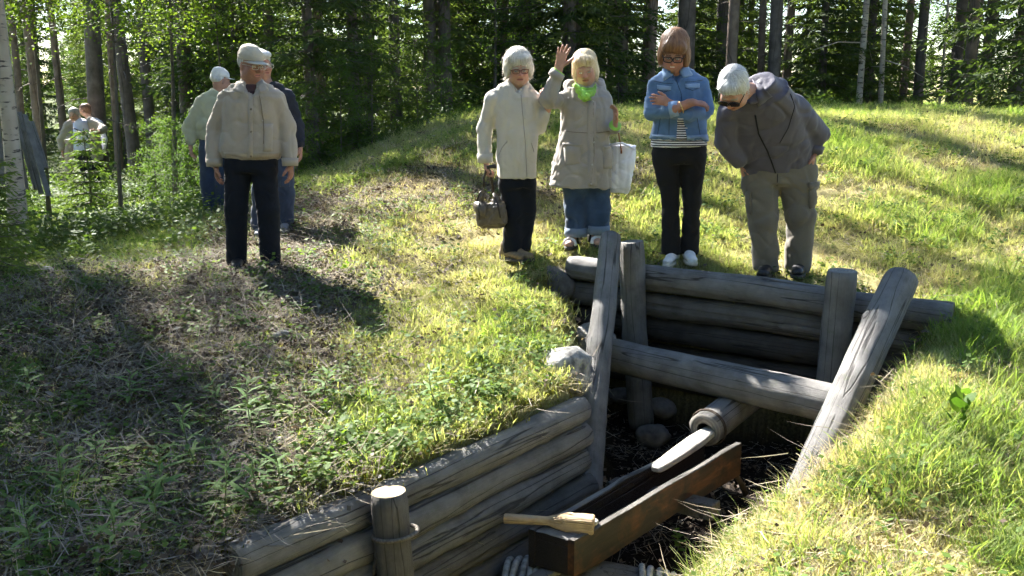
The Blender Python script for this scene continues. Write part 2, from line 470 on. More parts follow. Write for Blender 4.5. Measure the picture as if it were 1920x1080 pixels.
M['tar_side'] = _tar_side()
M['pale_wood'] = m_wood('bare_wood', (0.20, 0.17, 0.13), (0.40, 0.36, 0.30), (0.62, 0.58, 0.52), stretch=18, crack=0.3)
M['new_wood'] = m_wood('handled_wood', (0.26, 0.14, 0.06), (0.46, 0.30, 0.16), (0.62, 0.46, 0.28), stretch=16, crack=0.25)
M['withy'] = m_plain('grey_withy', (0.30, 0.275, 0.24), 0.8, 0.5, 30, 0.8, 0.004)
M['bark'] = m_plain('old_bark', (0.075, 0.055, 0.040), 0.95, 0.45, 30, 1.0, 0.02)
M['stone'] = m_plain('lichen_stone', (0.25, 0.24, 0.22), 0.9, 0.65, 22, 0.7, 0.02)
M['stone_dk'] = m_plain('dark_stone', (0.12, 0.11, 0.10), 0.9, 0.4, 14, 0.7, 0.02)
_lk = [0]
def log(name, A, B, rA, rB, parent, mats=None, seg=26, nr=40, wob=0.015, crack=0.013, end=None, flat_end=True):
    """a round log: own local frame with Z along the trunk, knots, flats and a drying crack"""
    _lk[0] += 1; sd = _lk[0] * 13
    A = np.asarray(A, float); B = np.asarray(B, float); L = np.linalg.norm(B - A)
    seg = max(8, int(L / 0.05))
    zz = np.linspace(0, L, seg + 1); th = np.linspace(0, 2 * np.pi, nr, endpoint=False)
    Z, T = np.meshgrid(zz, th, indexing='ij')
    r = rA + (rB - rA) * Z / L
    cx, cy = np.cos(T), np.sin(T)
    r = r * (1 + 0.05 * fbm(cx * 1.3 + sd, cy * 1.3, Z * 1.3, sd, 2)) + 0.0035 * vnoise(cx * 4 + sd, cy * 4, Z * 7, sd + 1)
    for j in range(2 + sd % 3):                              # knots
        kz, ka = (0.15 + 0.75 * ((sd * 7 + j * 37) % 100) / 100) * L, ((sd * 3 + j * 29) % 63) / 10.0
        da = np.angle(np.exp(1j * (T - ka))); r = r + 0.014 * np.exp(-(((Z - kz) / 0.03) ** 2 + (da / 0.25) ** 2))
    ca = (sd % 63) / 10.0
    for k in range(2):
        da = np.angle(np.exp(1j * (T - ca - k * 2.3 - 0.35 * Z - 0.25 * vnoise(Z * 2.2, Z * 0, 0, sd + 5 + k))))
        r = r - crack * np.exp(-(da / 0.085) ** 2) * sstep(-0.5, 0.3, vnoise(Z * 1.6, Z * 0 + k, 0, sd + 9))
    e = np.minimum(Z, L - Z); r = r - 0.006 * np.exp(-e / 0.006)
    X = r * cx + wob * vnoise(Z * 1.4, Z * 0, 0, sd + 2); Y = r * cy + wob * vnoise(Z * 1.4, Z * 0 + 5, 0, sd + 3)
    V = np.stack([X, Y, Z], -1).reshape(-1, 3); I = np.arange(len(V)).reshape(Z.shape); J = np.roll(I, -1, 1)
    Qs = np.stack([I[:-1], J[:-1], J[1:], I[1:]], -1).reshape(-1, 4).tolist(); mi = [0] * len(Qs)
    V = V.tolist()
    for row, sgn in ((0, 1), (seg, -1)):
        c = len(V); V.append([float(np.mean(X[row])), float(np.mean(Y[row])), float(zz[row])])
        # a second, inner ring keeps the sawn face flat with a soft edge
        for i in range(nr):
            a, b2 = int(I[row, i]), int(J[row, i])
            Qs.append([c, b2, a] if sgn == 1 else [c, a, b2]); mi.append(1)
    me = mesh_np(name, np.array(V), Qs, mi=mi)
    for p_ in me.polygons:
        if p_.material_index == 1: p_.use_smooth = False
    o = link(name, me, None, mats or [M['log'], M['log_end']])
    z = Vector(B - A).normalized(); q = z.to_track_quat('Z', 'Y')
    o.rotation_mode = 'QUATERNION'; o.location = A; o.rotation_quaternion = q
    if parent is not None: adopt(o, parent)
    return o
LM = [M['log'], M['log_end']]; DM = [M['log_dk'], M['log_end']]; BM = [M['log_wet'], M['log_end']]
def blend(a, b, t): return np.asarray(a) * (1 - t) + np.asarray(b) * t

# head wall of stacked logs with posts, braces and a cross bar
hw = empty('log_head_wall', (tA[0], tA[1], -1.0)); tag(hw, 'grey log head wall with posts, slanting braces and cross bar across the pit end', 'log wall')
o = log('top_log', tA, tB, .088, .097, hw, LM)
back = np.array([-PV[0], -PV[1], 0])
for i in range(1, 5):
    dz = np.array([0, 0, -.182 * i]); sh = back * (.022 * i)
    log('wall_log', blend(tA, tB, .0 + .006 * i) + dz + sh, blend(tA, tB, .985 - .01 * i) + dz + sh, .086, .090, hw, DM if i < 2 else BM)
def logY(px, z):   # Y of the log wall's axis below a pixel column
    best = min(np.linspace(0, 1, 400), key=lambda t: abs(pix(blend(tA, tB, t))[0] - px)); return blend(tA, tB, best)
q = logY(1183, 0) + np.array([PV[0], PV[1], 0]) * .185
log('upright_post', at(1206, 800, q[1] - .03), at(1182, 453, q[1]), .090, .086, hw, LM)
q2 = logY(1572, 0) + np.array([PV[0], PV[1], 0]) * .195
log('upright_post', at(1552, 800, q2[1] + .02), at(1577, 507, q2[1]), .096, .092, hw, LM)
cA, cB = atz(1128, 661, -.31), atz(1584, 764, -.32)
log('cross_bar', cA, cB, .108, .112, hw, LM)
q3 = logY(1135, 0) + np.array([PV[0], PV[1], 0]) * .20
log('brace', atz(1098, 962, -.93), at(1143, 443, q3[1] - .12), .092, .072, hw, LM)
q4 = logY(1690, 0) + np.array([PV[0], PV[1], 0]) * .215
_bb = atz(1514, 905, -.46); _bt = at(1688, 522, q4[1]); log('brace', _bb + (_bb - _bt) * .22, at(1688, 522, q4[1]), .088, .100, hw, LM)

# side wall
sw = empty('log_side_wall', (wA[0], wA[1], -1.1)); tag(sw, 'retaining wall of four stacked grey logs along the left side of the pit', 'log wall')
inn = np.array([PU[0], PU[1], 0])
d_ = (wB - wA) / np.linalg.norm(wB - wA)
log('wall_log', wA, wB, .073, .080, sw, LM)
for i, (e0, e1) in enumerate(((.02, .55), (-.02, 1.0), (.06, 1.4), (.02, 1.6))):
    dz = np.array([0, 0, -.148 * (i + 1)]) + inn * (.014 * (i + 1))
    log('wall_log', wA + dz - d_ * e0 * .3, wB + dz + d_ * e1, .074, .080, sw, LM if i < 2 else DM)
ea = wB + d_ * .02 + np.array([-.05, .03, .02])
mo = log('mossy_log', ea, ea + d_ * .75 + np.array([-.10, 0, -.05]), .070, .06, None, [M['log_dk'], M['log_end']])
tag(mo, 'short mossy log end lying beyond the side wall at the lower edge', 'log')
# bollard post with a rope ring
pt = atz(735, 921, -.245); pb = pt + np.array([.07, -.05, -1.2])
bp = empty('mooring_post', pb); tag(bp, 'dark round post with fresh sawn top and rope ring before the side wall', 'post')
log('post', pb, pt, .082, .078, bp, [M['log_dk'], M['fresh_end']])
rc = blend(pt, pb, .155)
MB().tube([rc + np.array([.094 * math.cos(a), .094 * math.sin(a), .014 * math.sin(a * 1.0 + 2.2)]) for a in np.linspace(0, 2 * math.pi, 33)], .0095, 8, cap=False).build('rope_ring', M['rope'], bp)
MB().tube([rc + np.array(v) for v in ((-.09, .0, .0), (-.10, .01, -.06), (-.085, .0, -.12), (-.10, -.01, -.19))], .008, 8).build('rope_end', M['rope'], bp)

# trough
zt0, zt1 = -.64, -.52
nR, nL, fR = atz(1077, 1016, zt0), atz(991, 992, zt0), atz(1391, 831, zt1)
fL = fR + (nL - nR) * 1.0; th_ = .034; hgt_ = .185
tr = empty('tar_trough', (nR[0], nR[1], zt0 - hgt_)); tag(tr, 'long tarred wooden trough with rusty stained side sloping out of the pit', 'trough')
def board(name, corners, thick, hdown, mat, parent, nseg=10, jit=.004, rim=None):
    """a board standing on edge: corners = top edge start/end; thick = vector across; hdown = depth"""
    a, b2 = [np.asarray(c, float) for c in corners]; t = np.asarray(thick, float); Lb = np.linalg.norm(b2 - a)
    z = Vector(b2 - a).normalized(); q = z.to_track_quat('Z', 'Y'); R = np.array(q.to_matrix())
    V = []; rg = np.random.default_rng(int(abs(a[0]) * 1000) % 991)
    for i in range(nseg + 1):
        p = blend(a, b2, i / nseg); j0 = rg.normal(0, jit, 2)
        for (tt, dd) in ((.08, 0), (.92, 0), (1, .004), (1, hdown), (0, hdown), (0, .004)):
            V.append(p + t * tt + np.array([0, 0, -dd + (j0[0] if dd < .01 else j0[1])]))
    Qs = [[i * 6 + k, i * 6 + (k + 1) % 6, (i + 1) * 6 + (k + 1) % 6, (i + 1) * 6 + k] for i in range(nseg) for k in range(6)] + [list(range(6))[::-1], [nseg * 6 + k for k in range(6)]]
    V = (np.array(V) - a) @ R
    me = mesh_np(name, V, Qs, smooth=False)
    if rim:
        me.materials.append(mat); me.materials.append(rim)
        me.polygons.foreach_set('material_index', np.array([1 if (k < nseg * 6 and k % 6 in (0, 1, 5)) else 0 for k in range(len(Qs))], np.int32))
    else: me.materials.append(mat)
    o = link(name, me); o.rotation_mode = 'QUATERNION'; o.location = a; o.rotation_quaternion = q
    adopt(o, parent); return o
ac = nrm(nL - nR) if False else (nL - nR) / np.linalg.norm(nL - nR)
board('side_board', (nR, fR), ac * th_, hgt_, M['tar_side'], tr, rim=M['log_dk'])
board('side_board', (nL - ac * th_, fL - ac * th_), ac * th_, hgt_, M['tar'], tr, rim=M['log'])
dirT = (fR - nR) / np.linalg.norm(fR - nR)
board('end_board', (nR + ac * (th_ + .002) + dirT * .004, nL - ac * (th_ + .002) + dirT * .004), dirT * .075, hgt_ - .003, M['tar'], tr, 4, .0012, rim=M['log'])
bz = np.array([0, 0, -hgt_ + .034])
MB().box((nR + nL + fR + fL) / 4 + bz + dirT * .03, (np.linalg.norm(nL - nR) - 2 * th_ - .004, np.linalg.norm(fR - nR) - .10, .03), np.stack([-ac, dirT, np.cross(-ac, dirT)], 1)).build('bottom_board', M['tar'], tr, False)
bc = blend(nR, nL, .62) + np.array([0, 0, -hgt_ - .03])
MB().box(bc - dirT * .10, (.075, .42, .05), np.stack([-ac, dirT, np.cross(-ac, dirT)], 1), bev=.006).build('support_beam', M['log'], tr, False)
MB().box(bc + dirT * .9 + np.array([0, 0, .04]), (.6, .09, .09), np.stack([-ac, dirT, np.cross(-ac, dirT)], 1), bev=.008).build('support_beam', M['log_dk'], tr, False)

# mallet on the trough's end
zm = zt0 + .036
h0, h1, h2 = atz(945, 972, zm), atz(1040, 977, zm), atz(1114, 984, zm)
ml = empty('wooden_mallet', h1); tag(ml, 'pale wooden mallet with rounded handle lying across the end of the trough', 'mallet')
def zlocal(name, A, B, secs, mat, parent):
    """lofted piece along A-B; secs: (t, half_w, half_h, roundness)"""
    A = np.asarray(A, float); B = np.asarray(B, float); L = np.linalg.norm(B - A); V = []; n = 16
    for (t, w, h, p) in secs:
        for k in range(n):
            a = 2 * math.pi * (k + .5) / n; c, s = math.cos(a), math.sin(a)
            V.append((math.copysign(abs(c) ** p, c) * w, math.copysign(abs(s) ** p, s) * h, t * L))
    m = len(secs)
    Qs = [[i * n + k, i * n + (k + 1) % n, (i + 1) * n + (k + 1) % n, (i + 1) * n + k] for i in range(m - 1) for k in range(n)] + [list(range(n))[::-1], [(m - 1) * n + k for k in range(n)]]
    o = link(name, mesh_np(name, np.array(V), Qs, smooth=False), None, mat)
    o.rotation_mode = 'QUATERNION'; o.location = A; o.rotation_quaternion = Vector(B - A).normalized().to_track_quat('Z', 'Y')
    if parent: adopt(o, parent)
    return o
zlocal('handle', h0, blend(h1, h2, .12), [(0, .021, .021, .9), (.02, .024, .024, .9), (.5, .023, .022, .9), (.9, .019, .020, .9), (1, .020, .021, .8)], M['new_wood'], ml)
zlocal('head', blend(h0, h1, .86), h2, [(0, .019, .020, .8), (.22, .034, .032, .6), (.42, .044, .040, .45), (.97, .042, .041, .4), (1, .038, .037, .4)], M['new_wood'], ml)
# hollow log pipe and spout
pA = atz(1322, 806, -.52); pd = nrm(np.array([-PV[0] * .9 + PU[0] * .12, -PV[1] * .9 + PU[1] * .12, .10])) if 'nrm' in globals() else None
if pd is None:
    pd = np.array([-PV[0] * .9 + PU[0] * .12, -PV[1] * .9 + PU[1] * .12, .10]); pd /= np.linalg.norm(pd)
hp_ = empty('hollow_log_pipe', pA); tag(hp_, 'hollowed log pipe with wire band pouring out above the trough', 'pipe')
def hollow(name, A, B, ro, ri, mats, parent):
    A = np.asarray(A, float); B = np.asarray(B, float); L = np.linalg.norm(B - A); n = 32; V = []; m = 10
    for i in range(m + 1):
        for k in range(n):
            a = 2 * math.pi * k / n; r = ro * (1 + .035 * math.sin(3 * a + i * .2) + .02 * math.sin(7 * a)); V.append((r * math.cos(a), r * math.sin(a), L * i / m))
    o1 = len(V)
    for i in range(2):
        for k in range(n):
            a = 2 * math.pi * k / n; r = ri * (1 + .05 * math.sin(2 * a)); V.append((r * math.cos(a), r * math.sin(a) - .012, 0 if i == 0 else L * .6))
    Qs = [[i * n + k, i * n + (k + 1) % n, (i + 1) * n + (k + 1) % n, (i + 1) * n + k] for i in range(m) for k in range(n)]; mi = [0] * len(Qs)
    for k in range(n): Qs.append([k, o1 + k, o1 + (k + 1) % n, (k + 1) % n]); mi.append(1)
    for k in range(n): Qs.append([o1 + k, o1 + n + k, o1 + n + (k + 1) % n, o1 + (k + 1) % n]); mi.append(2)
    Qs.append([o1 + n + k for k in range(n)]); mi.append(2)
    me = mesh_np(name, np.array(V), Qs, mi=mi); o = link(name, me, None, mats); o.rotation_mode = 'QUATERNION'; o.location = A
    o.rotation_quaternion = Vector(B - A).normalized().to_track_quat('Z', 'Y'); adopt(o, parent); return o
hollow('pipe', pA, pA + pd * .8, .100, .052, [M['log'], M['log_end'], M['tar']], hp_)
_s = np.cross(pd, (0, 0, 1)); _s /= np.linalg.norm(_s); _u = np.cross(_s, pd)
for off in (.035, .05): MB().tube([pA + pd * off + .109 * (math.cos(a) * _s + math.sin(a) * _u) for a in np.linspace(0, 2 * math.pi, 25)], .004, 6, cap=False).build('wire_band', M['bark'], hp_)
sA, sB = atz(1335, 806, -.53), atz(1228, 881, -.565)
sp_ = zlocal('spout_plank', sA, sB, [(0, .040, .022, .5), (.3, .052, .024, .45), (.6, .048, .022, .45), (.9, .038, .020, .5), (.97, .032, .018, .5), (1, .022, .012, .6)], M['pale_wood'], None)
tag(sp_, 'pale whittled spout plank sticking out of the hollow log pipe', 'plank')
# barrel with withy hoops, lying under the trough
bL, bR = np.array([-.045, 4.34, -1.045]), np.array([.80, 4.20, -1.06])
br = empty('wooden_barrel', blend(bL, bR, .5) + np.array([0, 0, -.22])); tag(br, 'old grey stave barrel with withy hoops lying under the trough', 'barrel')
bx_ = (bR - bL) / np.linalg.norm(bR - bL); bs_ = np.cross(bx_, (0, 0, 1)); bs_ /= np.linalg.norm(bs_); bu_ = np.cross(bs_, bx_); bLn = np.linalg.norm(bR - bL)
def brad(t): return .165 + .05 * math.sin(math.pi * t)
NS = 16
for k in range(NS):
    V = []; a0, a1 = 2 * math.pi * (k + .03) / NS, 2 * math.pi * (k + .97) / NS
    for i in range(9):
        t = i / 8
        for (a, dr) in ((a0, 0), ((a0 + a1) / 2, .004), (a1, 0), (a1, -.02), (a0, -.02)):
            r = brad(t) + dr; V.append(bL + bx_ * bLn * t + r * (math.cos(a) * bs_ + math.sin(a) * bu_))
    Qs = [[i * 5 + j, (i + 1) * 5 + j, (i + 1) * 5 + (j + 1) % 5, i * 5 + (j + 1) % 5] for i in range(8) for j in range(5)] + [[0, 1, 2, 3, 4], [44, 43, 42, 41, 40]]
    link('stave', mesh_np('stave', np.array(V), Qs, smooth=False), br, M['log_dk'])
for t in (.03, .075, .12, .165, .21, .79, .835, .88, .925, .97):
    rr = brad(t) + .012
    MB().tube([bL + bx_ * (bLn * t + .006 * math.sin(a * 2 + t * 40)) + rr * (math.cos(a) * bs_ + math.sin(a) * bu_) for a in np.linspace(0, 2 * math.pi, 37)], .0165, 8, cap=False).build('hoop', M['withy'], br)
for t in (.03, .97):
    V = [bL + bx_ * bLn * t] + [bL + bx_ * bLn * t + (brad(t) - .015) * (math.cos(a) * bs_ + math.sin(a) * bu_) for a in np.linspace(0, 2 * math.pi, 24, endpoint=False)]
    link('head', mesh_np('head', np.array(V), [[0, 1 + i, 1 + (i + 1) % 24] for i in range(24)], smooth=False), br, M['log_dk'])
# broken stick
sa, sb = atz(1398, 925, -.92), atz(1362, 862, -.66)
st = MB().tube([sa, blend(sa, sb, .35) + np.array([.008, 0, 0]), blend(sa, sb, .7) + np.array([-.006, 0, .003]), sb], [.019, .017, .018, .016], 10).build('broken_stick', [M['bark'], M['fresh_end']])
tag(st, 'broken brown branch stub standing up beside the trough', 'stick')
def boulder(c, rad, label, mat, seed, group=None, name='boulder', n=22):
    rg = np.random.default_rng(seed); V = []; u = np.linspace(0, np.pi, n); w = np.linspace(0, 2 * np.pi, 2 * n, endpoint=False)
    U, W = np.meshgrid(u, w, indexing='ij'); D = np.stack([np.sin(U) * np.cos(W), np.sin(U) * np.sin(W), np.cos(U)], -1)
    pl = rg.normal(size=(14, 3)); pl /= np.linalg.norm(pl, axis=1, keepdims=True); off = rg.uniform(.84, 1.02, 14)
    dd = D @ pl.T; r = np.min(np.where(dd > .05, off / np.maximum(dd, .05), 9), -1); r = np.minimum(r, 1.15)
    r = r * (1 + .04 * fbm(D[..., 0] * 5 + seed, D[..., 1] * 5, D[..., 2] * 5, seed, 3))
    P_ = D * r[..., None] * np.array(rad) + np.array(c); I_ = np.arange(P_[..., 0].size).reshape(U.shape); J_ = np.roll(I_, -1, 1)
    Qs = np.stack([I_[:-1], I_[1:], J_[1:], J_[:-1]], -1).reshape(-1, 4)
    o = link(name, mesh_np(name, P_.reshape(-1, 3), Qs), None, mat); tag(o, label, 'rock', group); return o
boulder(atz(1056, 694, -.17), (.17, .16, .15), 'pale lichen-covered boulder at the head of the side wall', M['stone'], 3)
boulder(atz(1042, 538, -.02), (.14, .12, .15), 'dark stone beside the left end of the top log', M['stone_dk'], 8)
boulder(atz(1118, 660, -.28) + np.array([0, .25, 0]), (.14, .12, .12), 'grey stone tucked behind the left brace', M['stone'], 11)
for i, (px, py, r, sd) in enumerate(((530, 636, .045, 4), (88, 515, .05, 7), (1240, 790, .09, 5), (1170, 760, .08, 9), (1225, 830, .10, 12), (1130, 770, .09, 16))):
    g = gnd(px, py)
    lab = ['small round grey stone on the litter right of the man\'s shadow', 'small pale stone at the left edge of the grass', 'dark stone in the pit beneath the cross bar', 'stone at the foot of the left upright post', 'dark stone in the pit beside the trough', 'stone in the pit behind the left brace'][i]
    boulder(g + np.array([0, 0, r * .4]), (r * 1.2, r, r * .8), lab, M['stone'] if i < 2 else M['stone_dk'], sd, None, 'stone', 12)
_rk = blend(nR, fR, .13) + ac * .05 + np.array([0, 0, .012])
MB().tube([_rk + .026 * (math.cos(a) * dirT + math.sin(a) * ac) for a in np.linspace(0, 2 * math.pi, 15)], .010, 8, cap=False).build('peg_ring', M['pale_wood'], tr)
# ------------------------------------------------------------------ distance-field modelling (bodies, clothes, hair)
def nrm(v):
    v = np.asarray(v, float); return v / (np.linalg.norm(v) + 1e-12)
class Field:
    def __init__(s, lo, hi, h):
        s.h = h; s.lo = np.array(lo, float) - 3 * h
        s.n = np.ceil((np.array(hi, float) + 3 * h - s.lo) / h).astype(int) + 1
        s.D = np.full(tuple(s.n), 0.5, np.float32)
        s.ax = [s.lo[i] + h * np.arange(s.n[i]) for i in range(3)]
    def _sl(s, lo, hi):
        a = np.clip(np.floor((np.array(lo) - s.lo) / s.h).astype(int), 0, s.n)
        b = np.clip(np.ceil((np.array(hi) - s.lo) / s.h).astype(int) + 1, 0, s.n)
        if np.any(b - a < 1): return None
        sl = tuple(slice(a[i], b[i]) for i in range(3))
        P = np.meshgrid(*[s.ax[i][sl[i]].astype(np.float32) for i in range(3)], indexing='ij')
        return sl, P
    def _put(s, sl, d, k, sub=False):
        A = s.D[sl]
        if not sub:
            if k > 0:
                hh = np.maximum(k - np.abs(A - d), 0) / k
                s.D[sl] = np.minimum(A, d) - hh * hh * k * 0.25
            else: s.D[sl] = np.minimum(A, d)
        else:
            e = -d
            hh = np.maximum(k - np.abs(A - e), 0) / max(k, 1e-6)
            s.D[sl] = np.maximum(A, e) + hh * hh * k * 0.25
    def cone(s, a, b, ra, rb, k=0.02, flat=None, f=1.0, sub=False):
        a = np.asarray(a, float); b = np.asarray(b, float); m = max(ra, rb) + k + 3 * s.h
        g = s._sl(np.minimum(a, b) - m, np.maximum(a, b) + m)
        if g is None: return s
        sl, (X, Y, Z) = g
        ab = b - a; L = float(ab @ ab) + 1e-12
        x, y, z = X - a[0], Y - a[1], Z - a[2]
        t = np.clip((x * ab[0] + y * ab[1] + z * ab[2]) / L, 0, 1)
        qx, qy, qz = x - t * ab[0], y - t * ab[1], z - t * ab[2]
        if flat is not None:
            n = nrm(flat); e = (qx * n[0] + qy * n[1] + qz * n[2]) * (f - 1)
            qx, qy, qz = qx + e * n[0], qy + e * n[1], qz + e * n[2]
        d = np.sqrt(qx * qx + qy * qy + qz * qz) - (ra + t * (rb - ra))
        s._put(sl, d.astype(np.float32), k, sub); return s
    def chain(s, pts, rs, k=0.02, **kw):
        for i in range(len(pts) - 1): s.cone(pts[i], pts[i + 1], rs[i], rs[i + 1], k, **kw)
        return s
    def ell(s, c, rad, R=None, k=0.02, sub=False):
        c = np.asarray(c, float); rad = np.asarray(rad, float); m = rad.max() + k + 3 * s.h
        g = s._sl(c - m, c + m)
        if g is None: return s
        sl, (X, Y, Z) = g
        x, y, z = X - c[0], Y - c[1], Z - c[2]
        if R is not None:   # rows of R are the local axes
            x, y, z = [R[i][0] * x + R[i][1] * y + R[i][2] * z for i in range(3)]
        k0 = np.sqrt((x / rad[0]) ** 2 + (y / rad[1]) ** 2 + (z / rad[2]) ** 2) + 1e-6
        k1 = np.sqrt((x / rad[0] ** 2) ** 2 + (y / rad[1] ** 2) ** 2 + (z / rad[2] ** 2) ** 2) + 1e-6
        s._put(sl, (k0 * (k0 - 1) / k1).astype(np.float32), k, sub); return s
    def loft(s, nodes, ax=(1, 0, 0), k=0.03, p=2.3):
        """nodes: (centre, half width, half depth); sections lie across the spine, width along ax"""
        C = [np.asarray(n[0], float) for n in nodes]; m = max(max(n[1], n[2]) for n in nodes) + k + 3 * s.h
        g = s._sl(np.min(C, 0) - m, np.max(C, 0) + m)
        if g is None: return s
        sl, (X, Y, Z) = g
        best = None
        for i in range(len(nodes) - 1):
            a, b = C[i], C[i + 1]; ab = b - a; L = float(ab @ ab) + 1e-12; dz = ab / math.sqrt(L)
            axx = nrm(np.asarray(ax, float) - dz * (np.asarray(ax, float) @ dz)); fr = np.cross(dz, axx)
            x, y, z = X - a[0], Y - a[1], Z - a[2]
            tt = (x * ab[0] + y * ab[1] + z * ab[2]) / L; t = np.clip(tt, 0, 1)
            w = nodes[i][1] + t * (nodes[i + 1][1] - nodes[i][1]); dd = nodes[i][2] + t * (nodes[i + 1][2] - nodes[i][2])
            qx, qy, qz = x - t * ab[0], y - t * ab[1], z - t * ab[2]
            u = np.abs(qx * axx[0] + qy * axx[1] + qz * axx[2]) / w; v = np.abs(qx * fr[0] + qy * fr[1] + qz * fr[2]) / dd
            r = (u ** p + v ** p + 1e-9) ** (1 / p)
            e = (r - 1) * np.minimum(w, dd)
            zz = np.abs(tt - t) * math.sqrt(L)
            inner = ((tt < 0) & (i > 0)) | ((tt > 1) & (i < len(nodes) - 2))
            e = np.where(zz > 0, np.where(inner & (e < 0), np.maximum(e, zz - 0.035), np.sqrt(np.maximum(e, 0) ** 2 + zz ** 2)), e)
            best = e if best is None else np.minimum(best, e)
        s._put(sl, best.astype(np.float32), k); return s
    def cut(s, point, normal):
        """remove everything on the side the normal points to"""
        n = nrm(normal); p = np.asarray(point, float)
        d = (s.ax[0][:, None, None] - p[0]) * n[0] + (s.ax[1][None, :, None] - p[1]) * n[1] + (s.ax[2][None, None, :] - p[2]) * n[2]
        s.D = np.maximum(s.D, d.astype(np.float32)); return s
    def mesh(s):
        D = s.D; ins = D < 0
        n = np.array(D.shape)
        cc = np.zeros(tuple(n - 1), np.int8)
        for dx in (0, 1):
            for dy in (0, 1):
                for dz in (0, 1):
                    cc += ins[dx:n[0] - 1 + dx, dy:n[1] - 1 + dy, dz:n[2] - 1 + dz]
        act = np.argwhere((cc > 0) & (cc < 8))
        idx = np.full(tuple(n - 1), -1, np.int32); idx[tuple(act.T)] = np.arange(len(act))
        corn = np.array([[i, j, k] for i in (0, 1) for j in (0, 1) for k in (0, 1)])
        val = np.stack([D[tuple((act + c).T)] for c in corn], 1)
        S = np.zeros((len(act), 3)); W = np.zeros(len(act))
        for i in range(8):
            for j in range(i + 1, 8):
                if np.abs(corn[i] - corn[j]).sum() == 1:
                    a, b = val[:, i], val[:, j]; m = (a < 0) != (b < 0)
                    t = np.where(m, a / np.where(np.abs(a - b) < 1e-9, 1e-9, a - b), 0)
                    S += m[:, None] * (corn[i] + t[:, None] * (corn[j] - corn[i])); W += m
        V = s.lo + s.h * (act + S / np.maximum(W, 1)[:, None])
        Q = []
        for a in range(3):
            b, c = (a + 1) % 3, (a + 2) % 3
            s0 = [slice(None)] * 3; s1 = [slice(None)] * 3
            s0[a] = slice(0, n[a] - 1); s1[a] = slice(1, n[a])
            i0, i1 = ins[tuple(s0)], ins[tuple(s1)]
            e = np.argwhere(i0 != i1)
            e = e[(e[:, b] > 0) & (e[:, c] > 0) & (e[:, b] < n[b] - 1) & (e[:, c] < n[c] - 1)]
            fl = i0[tuple(e.T)]
            eb = np.zeros(3, int); eb[b] = 1; ec = np.zeros(3, int); ec[c] = 1
            q = np.stack([idx[tuple((e - eb - ec).T)], idx[tuple((e - ec).T)], idx[tuple(e.T)], idx[tuple((e - eb).T)]], 1)
            q[~fl] = q[~fl][:, ::-1]
            Q.append(q)
        Q = np.concatenate(Q); Q = Q[(Q >= 0).all(1)]
        return V, Q
def vnormals(V, Q):
    a = np.cross(V[Q[:, 2]] - V[Q[:, 0]], V[Q[:, 3]] - V[Q[:, 1]])
    N = np.zeros_like(V)
    for k in range(4): np.add.at(N, Q[:, k], a)
    return N / (np.linalg.norm(N, axis=1, keepdims=True) + 1e-12)
def relax(V, Q, it=2):
    for _ in range(it):
        S = np.zeros_like(V); W = np.zeros(len(V))
        c = V[Q].mean(1)
        for k in range(4): np.add.at(S, Q[:, k], c); np.add.at(W, Q[:, k], 1)
        V = 0.4 * V + 0.6 * S / np.maximum(W, 1)[:, None]
    return V
def folds(V, Q, amp=0.005, vert=0.0, seed=1, freq=9.0, diag=0.0):
    """cloth folds: crumple plus hanging folds"""
    N = vnormals(V, Q)
    x, y, z = V.T
    w = 0.25 * fbm(x * 5, y * 5, z * 5, seed, 2)
    a = fbm((x + w * .3) * freq + diag * z * freq, y * freq, z * freq * 1.25 + w, seed + 3, 2)
    m1 = 0.5 + 0.5 * vnoise(x * 4.1, y * 4.1, z * 4.1, seed + 77)
    c1 = vnoise((x * 0.75 + z * 0.8 + w * .3) * freq * 1.3, y * freq * 0.9, (z * 0.8 - x * 0.5) * freq * 0.9, seed + 31)
    c2 = vnoise((x * 0.75 - z * 0.8 + w * .3) * freq * 1.5, y * freq * 0.9, (z * 0.8 + x * 0.5) * freq * 1.1, seed + 51)
    d = amp * 0.9 * a - amp * 1.5 * np.exp(-(c1 / 0.16) ** 2) * m1 - amp * 1.3 * np.exp(-(c2 / 0.14) ** 2) * (1 - m1)
    if vert:
        vn = vnoise(x * 13 + w * 2, y * 13, z * 2.2, seed + 9)
        d = d + vert * (0.6 * vn - 1.2 * np.exp(-(vn / 0.22) ** 2))
    return V + N * d[:, None]

